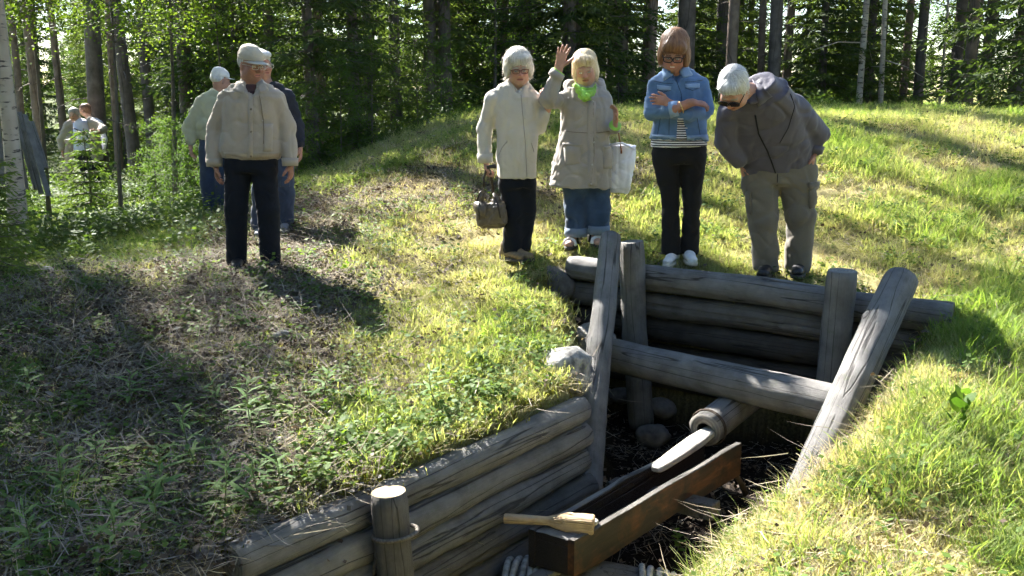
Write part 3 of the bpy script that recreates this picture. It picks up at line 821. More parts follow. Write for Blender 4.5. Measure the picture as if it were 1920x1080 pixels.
# ------------------------------------------------------------------ people
def frame_of(yaw, pitch, roll):
    a, b, c = [math.radians(q) for q in (yaw, pitch, roll)]
    f = np.array([math.sin(a), -math.cos(a), 0]); r = np.array([math.cos(a), math.sin(a), 0]); u = np.array([0, 0, 1.0])
    f, u = f * math.cos(b) - u * math.sin(b), u * math.cos(b) + f * math.sin(b)
    r, u = r * math.cos(c) + u * math.sin(c), u * math.cos(c) - r * math.sin(c)
    return np.stack([r, f, u])
def hand_parts(G, wrist, d, palm, thumb, size=1.0, curl=0.35, spread=0.12, k=0.006):
    """palm with four fingers of different lengths and a thumb that leaves the palm's side"""
    d, palm = nrm(d), nrm(palm); palm = nrm(palm - d * (palm @ d)); side = nrm(np.cross(d, palm))
    if side @ np.asarray(thumb) < 0: side = -side
    w = np.asarray(wrist, float); s = size
    G.cone(w - d * 0.03 * s, w + d * 0.02 * s, 0.026 * s, 0.027 * s, 0.01, flat=palm, f=1.25)
    G.cone(w + d * 0.02 * s, w + d * 0.075 * s, 0.033 * s, 0.039 * s, 0.015, flat=palm, f=2.3)
    for i, (o, L, r) in enumerate(((0.030, 0.070, 0.0088), (0.011, 0.080, 0.0092), (-0.009, 0.074, 0.0088), (-0.028, 0.058, 0.0078))):
        p = w + d * (0.088 - 0.004 * abs(i - 1)) * s + side * o * s
        dd = nrm(d + side * spread * (1.5 - i) * 0.8); c = curl * (0.8 + 0.15 * i)
        pts = [p - dd * 0.02 * s, p]
        for j, fr in enumerate((0.42, 0.32, 0.26)):
            a = c * (j + 0.6)
            pts.append(pts[-1] + (dd * math.cos(a) + palm * math.sin(a)) * L * s * fr)
        G.chain(pts, [r * s, r * s, r * 0.95 * s, r * 0.9 * s, r * 0.75 * s], k)
    p0 = w + d * 0.022 * s + side * 0.022 * s
    p1 = p0 + (side * 0.7 + d * 0.6 + palm * 0.25) * 0.036 * s
    p2 = p1 + nrm(side * (0.35 + spread * 2.0) + d * 0.9 + palm * 0.3 * (1 + curl)) * 0.034 * s
    p3 = p2 + nrm(side * (0.2 + spread * 1.5) + d * 0.95 + palm * 0.35 * (1 + curl)) * 0.026 * s
    G.chain([p0, p1, p2, p3], [0.016 * s, 0.0125 * s, 0.0105 * s, 0.008 * s], 0.008)
class Person:
    def __init__(s, label, foot, Y, group=None):
        s.Y = Y; s.root = empty('person', foot); tag(s.root, label, 'person', group)
        s.bvh = {}; s.seed = int(abs(foot[0]) * 100) % 97
    def P(s, q):
        return at(q[0], q[1], s.Y + (q[2] if len(q) > 2 else 0.0))
    def sc(s, q):
        p = s.P(q); return (p[1] * cP + (CZ - p[2]) * sP) / F
    def garment(s, name, lofts=(), cones=(), cuts=(), mat=None, h=0.0095, amp=0.004, vert=0.0, k=0.035, parent=None, subs=(), freq=9.0, ax=(1, 0, 0), seed=None, rel=2, col=None):
        """lofts: lists of (px_left, px_right, py, dy, half_depth); cones: (points[(px,py,dy)], radii_m, k)"""
        pts = []; L = []; Cn = []
        for lf in lofts:
            nodes = []
            for (xl, xr, py, dy, hd) in lf:
                q = ((xl + xr) / 2, py, dy); c = s.P(q); w = (xr - xl) / 2 * s.sc(q)
                nodes.append((c, w, hd)); pts += [c - max(w, hd), c + max(w, hd)]
            L.append(nodes)
        for (pp, rr, kk) in cones:
            C = [s.P(q) for q in pp]; Cn.append((C, rr, kk)); pts += [c - max(rr) for c in C] + [c + max(rr) for c in C]
        G = Field(np.min(pts, 0) - 0.02, np.max(pts, 0) + 0.02, h)
        for nodes in L: G.loft(nodes, ax, k)
        for C, rr, kk in Cn: G.chain(C, rr, kk)
        for (pp, rr) in subs:
            for i in range(len(pp) - 1): G.cone(s.P(pp[i]), s.P(pp[i + 1]), rr[i], rr[i + 1], 0.008, sub=True)
        for (q, n) in cuts: G.cut(s.P(q), n)
        V, Q = G.mesh()
        V = relax(V, Q, rel)
        V = folds(V, Q, amp, vert, s.seed + (seed or len(name)), freq)
        me = mesh_np(name, V, Q, col=col(V) if col else None)
        o = link(name, me, parent or s.root, mat)
        s.bvh[name] = BVHTree.FromPolygons(V.tolist(), Q.tolist())
        return o
    def yoke(s, pts, r0=.045, r1=.058):
        # slope of the shoulders: neck root to shoulder point, as sleeve-like cones
        return [([a, b], [r0, r1], .035) for a, b in pts]
    def hit(s, which, px, py, off=0.003):
        r = Vector(ray(px, py)).normalized()
        best = None
        for w in ([which] if isinstance(which, str) else which):
            q = s.bvh[w].ray_cast(Vector((0, 0, CZ)), r)
            if q[0] is not None and (best is None or q[3] < best[3]): best = q
        if best is None:
            q = None
            for w in ([which] if isinstance(which, str) else which):
                p = at(px, py, s.Y); e = s.bvh[w].find_nearest(Vector(p))
                if e[0] is not None and (q is None or e[3] < q[3]): q = e
            best = q
        p, n = np.array(best[0]), np.array(best[1])
        if n @ np.array(r) > 0: n = -n
        return p + n * off, n
    def strip(s, name, which, pts, r, mat, parent, n=6, off=0.002, step=6, flat=1.0):
        """a cord, seam or zip laid along photo points on a garment"""
        P = []
        for i in range(len(pts) - 1):
            a, b = np.array(pts[i], float), np.array(pts[i + 1], float)
            m = max(2, int(np.linalg.norm(b - a) / step))
            for j in range(m): P.append(s.hit(which, *(a + (b - a) * j / m), off)[0])
        P.append(s.hit(which, *pts[-1], off)[0])
        return MB().tube(P, r, n, flat=flat).build(name, mat, parent)
    def patch(s, name, which, quad, mat, parent, th=0.006, off=0.0, nx=6, ny=6, bulge=0.0, rim=0.0):
        """a flat piece of cloth (pocket, flap, collar leaf): corners tl, tr, br, bl in photo pixels"""
        tl, tr, br, bl = [np.array(q, float) for q in quad]
        A = []; B = []
        for j in range(ny + 1):
            for i in range(nx + 1):
                u, v = i / nx, j / ny
                q = (tl * (1 - u) + tr * u) * (1 - v) + (bl * (1 - u) + br * u) * v
                p, n = s.hit(which, q[0], q[1], off)
                b = bulge * math.sin(math.pi * u) * math.sin(math.pi * min(1, v * 1.1))
                A.append(p + n * (th + b)); B.append(p - n * 0.004)
        m = len(A); W = nx + 1
        Qs = [[j * W + i, (j + 1) * W + i, (j + 1) * W + i + 1, j * W + i + 1] for j in range(ny) for i in range(nx)]
        Q2 = [[m + q for q in f[::-1]] for f in Qs]
        edge = [i for i in range(W)] + [j * W + nx for j in range(1, ny + 1)] + [ny * W + i for i in range(nx - 1, -1, -1)] + [j * W for j in range(ny - 1, 0, -1)]
        E = [[edge[i], edge[(i + 1) % len(edge)], m + edge[(i + 1) % len(edge)], m + edge[i]] for i in range(len(edge))]
        me = mesh_np(name, np.array(A + B), Qs + Q2 + E)
        return link(name, me, parent, mat)
    def button(s, which, px, py, r, mat, parent, name='button'):
        p, n = s.hit(which, px, py, 0.004)
        return MB().tube([p - n * 0.003, p + n * 0.003], r, 10).build(name, mat, parent)
    def body(s, head, yaw, pitch, roll, neck, limbs, hands, skin=(0.52, 0.30, 0.21), hs=1.0, lip=(0.42, 0.16, 0.13), brow=(0.25, 0.18, 0.12), fat=1.0, res=0.0038, teeth=False, eyes=True, extra=()):
        """one mesh: head, neck, trunk, limbs and hands. limbs: (points, radii)"""
        R = frame_of(yaw, pitch, roll); c = s.P(head); s.hc, s.hR, s.hs = c, R, hs
        W = lambda x, y, z: c + hs * (x * R[0] + y * R[1] + z * R[2])
        nk = s.P(neck)
        lo = np.minimum(c - 0.15, nk - 0.09); hi = np.maximum(c + 0.15, nk + 0.09)
        G = Field(lo, hi, res); e = lambda p, r, k=0.02, sub=False: G.ell(W(*p), np.array(r) * hs, R, k, sub)
        e((0, -0.018, 0.035), (0.073, 0.090, 0.084)); e((0, 0.018, -0.025), (0.064 * fat, 0.074, 0.088), 0.03)
        e((0, 0.048, -0.090), (0.036 * fat, 0.034, 0.028), 0.03)
        for sx in (-1, 1):
            e((sx * 0.036 * fat, 0.056, -0.034), (0.028, 0.026, 0.03), 0.025); e((sx * 0.050, 0.022, -0.072), (0.022 * fat, 0.036, 0.026), 0.03)
            e((sx * 0.031, 0.098, -0.002), (0.019, 0.020, 0.013), 0.012, True)
            e((sx * 0.031, 0.0745, -0.003), (0.0135, 0.0125, 0.011), 0.003)
            e((sx * 0.073, -0.008, -0.012), (0.010, 0.020, 0.031), 0.006)
            e((sx * 0.012, 0.096, -0.034), (0.010, 0.011, 0.008), 0.008)
        G.cone(W(-0.034, 0.074, 0.014), W(0.034, 0.074, 0.014), 0.015 * hs, 0.015 * hs, 0.02)
        G.cone(W(0, 0.084, 0.006), W(0, 0.108, -0.030), 0.008 * hs, 0.0125 * hs, 0.012)
        G.cone(W(-0.020, 0.080, -0.0575), W(0.020, 0.080, -0.0575), 0.009 * hs, 0.009 * hs, 0.01)
        G.cone(W(-0.016, 0.080, -0.070), W(0.016, 0.080, -0.070), 0.010 * hs, 0.010 * hs, 0.01)
        G.cone(W(-0.023, 0.092, -0.063), W(0.023, 0.092, -0.063), 0.004 * hs, 0.004 * hs, 0.006, sub=True)
        G.cone(W(0, -0.025, -0.045), nk, 0.056 * hs * fat, 0.062 * hs * fat, 0.03)
        V, Q = G.mesh(); V = relax(V, Q, 1)
        l = (V - c) @ R.T / hs
        col = np.tile(np.array(skin), (len(V), 1)) * (1 + 0.10 * fbm(V[:, 0] * 30, V[:, 1] * 30, V[:, 2] * 30, 4, 2))[:, None]
        red = np.exp(-((np.abs(l[:, 0]) - 0.04) ** 2 / 0.0005 + (l[:, 2] + 0.03) ** 2 / 0.0006)) * (l[:, 1] > 0.03) + np.exp(-(l[:, 0] ** 2 / 0.0003 + (l[:, 2] + 0.03) ** 2 / 0.0003)) * (l[:, 1] > 0.08)
        col = col * (1 - red[:, None] * np.array([-0.04, 0.16, 0.18]))
        lp = (np.abs(l[:, 0]) < 0.025) & (np.abs(l[:, 2] + 0.064) < 0.012 - 0.25 * np.abs(l[:, 0])) & (l[:, 1] > 0.06)
        col[lp] = lip
        if teeth: col[(np.abs(l[:, 0]) < 0.016) & (np.abs(l[:, 2] + 0.063 - 3.0 * l[:, 0] ** 2) < 0.0034) & (l[:, 1] > 0.06)] = (0.75, 0.72, 0.66)
        else: col[(np.abs(l[:, 0]) < 0.022) & (np.abs(l[:, 2] + 0.063) < 0.0028) & (l[:, 1] > 0.06)] = np.array(lip) * 0.35
        bw = (np.abs(l[:, 2] - 0.021 + 0.12 * np.abs(np.abs(l[:, 0]) - 0.03)) < 0.0052) & (np.abs(np.abs(l[:, 0]) - 0.031) < 0.018) & (l[:, 1] > 0.05)
        col[bw] = brow
        if eyes:
            for sx in (-1, 1):
                d = np.hypot(l[:, 0] - sx * 0.031, (l[:, 2] + 0.004) * 2.0)
                f = (l[:, 1] > 0.06)
                col[(d < 0.0155) & f] = np.array(skin) * 0.45
                col[(d < 0.0120) & f] = (0.62, 0.58, 0.54)
                col[(d < 0.0062) & f] = (0.05, 0.06, 0.07)
        parts = [(V, Q, col)]
        if limbs:
            pts = np.array([s.P(q) for l_ in limbs for q in l_[0]]); rm = 0.16
            B = Field(pts.min(0) - rm, pts.max(0) + rm, 0.014)
            for (pp, rr) in limbs: B.chain([s.P(q) for q in pp], [r_ * (0.8 if j_ > 1 else 0.62) for j_, r_ in enumerate(rr)], 0.02)
            V, Q = B.mesh(); parts.append((V, Q, np.tile(np.array(skin), (len(V), 1))))
        for hnd in hands:
            w = s.P(hnd['w']); H = Field(w - 0.21, w + 0.21, 0.0042)
            kw = {k_: v_ for k_, v_ in hnd.items() if k_ in ('curl', 'spread', 'size')}
            if 'arm' in hnd: H.cone(s.P(hnd['arm']), w, hnd.get('ar', 0.036), 0.027, 0.01)
            hand_parts(H, w, hnd['d'], hnd['palm'], hnd['thumb'], **kw)
            V, Q = H.mesh(); hc = np.tile(np.array(skin) * np.array([1.0, 0.94, 0.92]), (len(V), 1)) * (1 + 0.12 * fbm(V[:, 0] * 40, V[:, 1] * 40, V[:, 2] * 40, 7, 2))[:, None]
            parts.append((V, Q, hc))
        n = 0; VV = []; QQ = []; CC = []
        for V, Q, cl in parts:
            VV.append(V); QQ.append(Q + n); CC.append(cl); n += len(V)
        me = mesh_np('body', np.concatenate(VV), np.concatenate(QQ), col=np.concatenate(CC))
        s.bodyo = link('body', me, s.root, M['skin'])
        return s.bodyo
    def hp(s, x, y, z):
        return s.hc + s.hs * (x * s.hR[0] + y * s.hR[1] + z * s.hR[2])
    def hair(s, blobs, subs, c1, c2, wisps=220, wl=0.035, name='hair', strand=0.004, seed=3, h=0.0045, wispdir=-0.8):
        G = Field(s.hc - 0.19 * s.hs, s.hc + 0.19 * s.hs, h)
        for (p, r) in blobs: G.ell(s.hp(*p), np.array(r) * s.hs, s.hR, 0.02)
        for (p, r) in subs: G.ell(s.hp(*p), np.array(r) * s.hs, s.hR, 0.008, True)
        V, Q = G.mesh(); V = relax(V, Q, 1); N = vnormals(V, Q)
        l = (V - s.hc) @ s.hR.T / s.hs
        th = np.arctan2(l[:, 0], l[:, 1] + 0.03)
        a = vnoise(th * 13, l[:, 2] * 12 + 3 * vnoise(th * 3, l[:, 2] * 14, 0, seed + 2), l[:, 1] * 16, seed)
        b = vnoise(th * 42, l[:, 2] * 10, l[:, 1] * 18, seed + 5)
        V = V + N * (strand * (0.55 * a + 0.30 * b))[:, None]
        f = np.clip(0.5 + 0.5 * (0.5 * a + 0.9 * b), 0, 1)[:, None]
        col = np.array(c1) * (1 - f) + np.array(c2) * f
        VV = [V]; QQ = [Q]; CC = [col]; rg = np.random.default_rng(seed)
        if wisps:
            wisps = int(wisps * 5); sel = rg.choice(len(V), wisps); dn = -s.hR[2]
            q = []; w = []; cw = []
            for i, e in enumerate(sel):
                cr = s.hp(0.01, -0.05, 0.15); t = (V[e] - cr); t = t - N[e] * (t @ N[e]); t = nrm(t) + 0.35 * (dn - N[e] * (dn @ N[e])) + N[e] * rg.uniform(-0.02, 0.13) + rg.normal(0, 0.10, 3)
                t = nrm(t); sd = nrm(np.cross(t, N[e])) * 0.0019; L = wl * rg.uniform(0.5, 1.5)
                p = V[e] - N[e] * 0.004
                w += [p - sd, p + sd, p + t * L + N[e] * 0.002 + sd * 0.2, p + t * L + N[e] * 0.002 - sd * 0.2]
                q.append([len(V) + 4 * i + j for j in range(4)]); cw += [col[e]] * 4
            VV.append(np.array(w)); QQ.append(np.array(q)); CC.append(np.array(cw))
        me = mesh_np(name, np.concatenate(VV), np.concatenate(QQ), col=np.concatenate(CC))
        return link(name, me, s.root, M['hair'])
    def glasses(s, mat, lens, w=0.026, hgt=0.018, y=0.108, z=-0.004, r=0.0022, name='glasses', sp=0.032):
        g = None; mb = MB()
        for sx in (-1, 1):
            loop = []
            for i in range(17):
                a = 2 * math.pi * i / 16; ca, sa = math.cos(a), math.sin(a)
                q = (abs(ca) ** 0.6 * math.copysign(1, ca), abs(sa) ** 0.6 * math.copysign(1, sa))
                loop.append(s.hp(sx * sp + q[0] * w, y - 0.10 * abs(sx * sp + q[0] * w) ** 1.0 * 1.2, z + q[1] * hgt))
            mb.tube(loop, r * s.hs, 6, cap=False)
            mb.tube([s.hp(sx * (sp + w), y - 0.008, z + 0.006), s.hp(sx * 0.074, 0.05, z + 0.008), s.hp(sx * 0.078, -0.005, z + 0.004)], r * s.hs, 6)
        mb.tube([s.hp(-0.007, y - 0.001, z + 0.003), s.hp(0, y + 0.002, z + 0.006), s.hp(0.007, y - 0.001, z + 0.003)], r * s.hs, 6)
        g = mb.build(name, mat, s.root)
        for sx in (-1, 1):
            V = [s.hp(sx * sp, y - 0.12 * sp, z)]
            for i in range(16):
                a = 2 * math.pi * i / 16; ca, sa = math.cos(a), math.sin(a)
                q = (abs(ca) ** 0.6 * math.copysign(1, ca), abs(sa) ** 0.6 * math.copysign(1, sa))
                V.append(s.hp(sx * sp + q[0] * w, y - 0.12 * abs(sx * sp + q[0] * w), z + q[1] * hgt))
            link('lens', mesh_np('lens', np.array(V), [[0, 1 + i, 1 + (i + 1) % 16] for i in range(16)]), g, lens)
        return g
    def shoe(s, heel, toe, mat, sole, w=0.043, hgt=0.075, name='shoe', zoff=0.0):
        """heel and toe: world points on the ground"""
        a = np.array(heel, float); b = np.array(toe, float); d = b - a; L = np.linalg.norm(d); d /= L
        up = np.array([0, 0, 1.0]); sd = nrm(np.cross(d, up)); up = np.cross(sd, d)
        G = Field(np.minimum(a, b) - 0.09, np.maximum(a, b) + np.array([0.09, 0.09, 0.16]), 0.006)
        G.cone(a + d * 0.04 + up * 0.04, a + d * L * 0.45 + up * 0.045, w * 0.85, w * 0.9, 0.02)
        G.cone(a + d * L * 0.45 + up * 0.045, b - d * 0.045 + up * 0.032, w * 0.9, w * 0.85, 0.02, flat=up, f=1.25)
        G.cone(a + d * 0.05 + up * 0.05, a + d * 0.06 + up * (hgt + 0.03), w * 0.85, w * 0.95, 0.03)
        G.cut(a + up * 0.012, -up)
        V, Q = G.mesh(); V = relax(V, Q, 1)
        o = link(name, mesh_np(name, V, Q), s.root, mat)
        ring = []; n = 20
        for i in range(n):
            t = 2 * math.pi * i / n; ct, st = math.cos(t), math.sin(t)
            ww = w * (1.04 if ct < 0.2 else 1.10)
            ring.append(a + d * (L / 2 + ct * (L / 2 + 0.003)) + sd * math.copysign(abs(st) ** 0.75, st) * ww)
        V = [p + up * 0.018 for p in ring] + [p - up * 0.006 for p in ring]
        Qs = [[i, (i + 1) % n, n + (i + 1) % n, n + i] for i in range(n)] + [list(range(n))[::-1], [n + i for i in range(n)]]
        link('sole', mesh_np('sole', np.array(V), Qs), o, sole)
        return o
# ------------------------------------------------------------------ people and what they carry
def ringpts(c, rx, ry, z0, z1, n=12, a0=0, a1=360, ax=0.0):
    """points round a neck; z0 at the front, z1 at the back"""
    out = []
    for i in range(n + 1):
        a = math.radians(a0 + (a1 - a0) * i / n)
        f = 0.5 - 0.5 * math.cos(a)                     # 0 front .. 1 back
        x, y = math.sin(a) * rx, -math.cos(a) * ry
        out.append(np.array([c[0] + x * math.cos(ax) - y * math.sin(ax), c[1] + x * math.sin(ax) + y * math.cos(ax), c[2] + z0 + (z1 - z0) * f]))
    return out
def neck_collar(p, c, rx, ry, z0, z1, r, mat, parent, gap=14, name='collar', h=0.007, tall=0.02, amp=0.002, ax=0.0):
    lo = ringpts(c, rx, ry, z0, z1, 14, gap, 360 - gap, ax)
    G = Field(np.min(lo, 0) - r - 0.04, np.max(lo, 0) + r + tall + 0.04, h)
    for i in range(len(lo) - 1):
        G.cone(lo[i], lo[i + 1], r, r, 0.01)
        q0, q1 = lo[i] + np.array([0, 0, tall]), lo[i + 1] + np.array([0, 0, tall])
        cc = np.array([c[0], c[1], 0]);
        q0 = q0 + (np.array([q0[0], q0[1], 0]) - cc) * -0.08; q1 = q1 + (np.array([q1[0], q1[1], 0]) - cc) * -0.08
        G.cone(q0, q1, r * 0.8, r * 0.8, 0.015)
    V, Q = G.mesh(); V = folds(relax(V, Q, 1), Q, amp, 0, 3, 14)
    o = link(name, mesh_np(name, V, Q), parent, mat)
    p.bvh[name] = BVHTree.FromPolygons(V.tolist(), Q.tolist())
    return o
def feet(p, spec, mat, sole, name='shoe', w=0.043, hgt=0.075, L=0.275, dy=0.0):
    # heel/toe photo points give the direction; the ankle stands under the trouser leg
    for (h, t) in spec:
        a = gnd(*h); b = gnd(*t); d = b - a; d[2] = 0; d = d / max(np.linalg.norm(d), 1e-6)
        c = p.P((h[0], h[1], dy)); a = c - d * 0.075; b = c + d * (L - 0.075)
        z = max(hz(c[0], c[1]), hz(b[0], b[1]) - .01) + 0.006
        a[2] = z; b[2] = z
        p.shoe(a, b, mat, sole, w, hgt, name)
def cap_on(p, mat, brim=True, c=(0, -0.012, 0.052), rad=(0.088, 0.106, 0.086), cut=0.034, name='cap', bl=0.085, tilt=0.0):
    G = Field(p.hc - 0.2, p.hc + 0.2, 0.0055)
    G.ell(p.hp(*c), np.array(rad) * p.hs, p.hR, 0.01)
    G.ell(p.hp(0, -0.035, 0.108), np.array((0.06, 0.06, 0.03)) * p.hs, p.hR, 0.03)
    G.cut(p.hp(0, 0, cut), -p.hR[2])
    V, Q = G.mesh(); V = folds(relax(V, Q, 1), Q, 0.002, 0, 5, 16)
    o = link(name, mesh_np(name, V, Q), p.root, mat)
    if brim:
        n, m = 16, 5; A = []
        for j in range(m + 1):
            for i in range(n + 1):
                a = math.radians(-72 + 144 * i / n); r = j / m
                x = math.sin(a) * (0.083 + 0.002 * r); y = -0.012 + math.cos(a) * 0.100
                ext = bl * r * max(0, math.cos(a * 1.2)) ** 0.6
                A.append((x, y + ext, cut + 0.004 - 0.10 * ext * (1 + tilt) - 1.6 * x * x))
        top = np.array([p.hp(*q) for q in A]); bot = np.array([p.hp(q[0], q[1], q[2] - 0.004) for q in A]); k = len(A); W = n + 1
        Qs = [[j * W + i, j * W + i + 1, (j + 1) * W + i + 1, (j + 1) * W + i] for j in range(m) for i in range(n)]
        E = [i for i in range(W)] + [j * W + n for j in range(1, m + 1)] + [m * W + i for i in range(n - 1, -1, -1)] + [j * W for j in range(m - 1, 0, -1)]
        Qs = Qs + [[k + q for q in f[::-1]] for f in Qs] + [[E[i], k + E[i], k + E[(i + 1) % len(E)], E[(i + 1) % len(E)]] for i in range(len(E))]
        link('brim', mesh_np('brim', np.concatenate([top, bot]), Qs), o, mat)
    return o
M['skin'] = m_vcol('skin', 0.55, 0.08, 0.35, 160, 0.15)
M['hair'] = m_vcol('hair', 0.5, 0, 0.4, 260, 0.5)
M['beige'] = m_cloth('beige_cotton', (0.37, 0.315, 0.255), blot=0.07)
M['beige_cap'] = m_cloth('cap_cotton', (0.46, 0.405, 0.32))
M['navy_jeans'] = m_cloth('dark_denim', (0.007, 0.009, 0.015), sheen=0.03)
M['blue_jeans'] = m_cloth('blue_denim', (0.032, 0.046, 0.082), blot=0.3)
M['green_shirt'] = m_cloth('pale_green_cotton', (0.40, 0.40, 0.28))
M['white_cap'] = m_cloth('white_cap_cotton', (0.72, 0.70, 0.66))
M['black_cloth'] = m_cloth('black_cloth', (0.012, 0.012, 0.014), sheen=0.04)
M['navy_jacket'] = m_cloth('navy_jacket_cloth', (0.02, 0.022, 0.032), sheen=0.05)
M['cream'] = m_cloth('cream_cotton', (0.54, 0.49, 0.42), blot=0.06)
M['taupe'] = m_cloth('taupe_cotton', (0.335, 0.30, 0.265), blot=0.07)
M['denim'] = m_cloth('light_denim', (0.10, 0.185, 0.33), blot=0.28, weave=700)
M['denim_lt'] = m_cloth('faded_denim', (0.22, 0.33, 0.50), blot=0.2)
M['jeans_mid'] = m_cloth('mid_denim', (0.035, 0.065, 0.125), blot=0.35)
M['jeans_in'] = m_cloth('denim_inside', (0.17, 0.22, 0.29), blot=0.15)
M['grey_jacket'] = m_cloth('grey_nylon', (0.082, 0.077, 0.108), rough=0.6, sheen=0.1)
M['grey_trouser'] = m_cloth('grey_cotton', (0.135, 0.118, 0.095))
M['scarf'] = m_cloth('lime_scarf', (0.33, 0.62, 0.10), blot=0.35)
M['white_cloth'] = m_cloth('white_cotton', (0.80, 0.79, 0.84))
M['lilac'] = m_cloth('pale_lilac_cotton', (0.62, 0.62, 0.78))
M['pinkish'] = m_cloth('dusty_pink_cotton', (0.45, 0.34, 0.28))
M['shirt_blue'] = m_cloth('blue_shirt', (0.05, 0.08, 0.17))
M['plaid'] = m_cloth('dark_plaid', (0.05, 0.022, 0.025), blot=0.5)
M['shoe_black'] = m_plain('black_leather', (0.014, 0.014, 0.016), 0.4, 0.2, 60)
M['shoe_tan'] = m_plain('tan_suede', (0.20, 0.145, 0.085), 0.85, 0.15, 60)
M['shoe_white'] = m_plain('white_leather', (0.72, 0.72, 0.72), 0.5, 0.1, 30)
M['shoe_grey'] = m_plain('grey_shoe', (0.22, 0.22, 0.24), 0.7, 0.2, 40)
M['sole'] = m_plain('rubber_sole', (0.05, 0.045, 0.04), 0.8)
M['sole_lt'] = m_plain('pale_sole', (0.55, 0.5, 0.42), 0.8)
M['metal'] = m_plain('dull_metal', (0.45, 0.43, 0.40), 0.35, metal=0.9, spec=0.5)
M['gold'] = m_plain('gold', (0.75, 0.5, 0.2), 0.3, metal=0.9)
M['frame_dark'] = m_plain('dark_frame', (0.02, 0.012, 0.012), 0.3)
M['frame_red'] = m_plain('red_frame', (0.10, 0.025, 0.02), 0.35)
M['leather'] = m_plain('brown_leather', (0.115, 0.088, 0.062), 0.42, 0.25, 25, 0.4, 0.004)
M['leather_dk'] = m_plain('dark_leather', (0.035, 0.024, 0.018), 0.45)
M['strap'] = m_plain('tan_strap', (0.22, 0.08, 0.03), 0.5)
M['button'] = m_plain('horn_button', (0.16, 0.12, 0.08), 0.4)
def m_lens(name, c, a):
    m, nt, b, N = newmat(name)
    b.inputs['Base Color'].default_value = (*c, 1); b.inputs['Roughness'].default_value = 0.05; b.inputs['Alpha'].default_value = a
    b.inputs['Specular IOR Level'].default_value = 0.6
    return m
M['lens_clear'] = m_lens('clear_lens', (0.5, 0.5, 0.5), 0.12)
M['lens_dark'] = m_lens('dark_lens', (0.01, 0.008, 0.006), 0.93)
M['lens_tint'] = m_lens('tinted_lens', (0.25, 0.15, 0.10), 0.28)
m_, nt_, b_, N_ = newmat('striped_jersey')
_v = N_('ShaderNodeTexCoord'); _s = N_('ShaderNodeSeparateXYZ'); nt_.links.new(_v.outputs['Object'], _s.inputs[0])
_m = N_('ShaderNodeMath'); _m.operation = 'MULTIPLY'; _m.inputs[1].default_value = 62.0; nt_.links.new(_s.outputs[2], _m.inputs[0])
_f = N_('ShaderNodeMath'); _f.operation = 'FRACT'; nt_.links.new(_m.outputs[0], _f.inputs[0])
nt_.links.new(ramp(nt_, _f.outputs[0], [(0.46, (0.72, 0.72, 0.72)), (0.50, (0.015, 0.016, 0.03))]), b_.inputs['Base Color']); b_.inputs['Roughness'].default_value = 0.9
M['stripes'] = m_

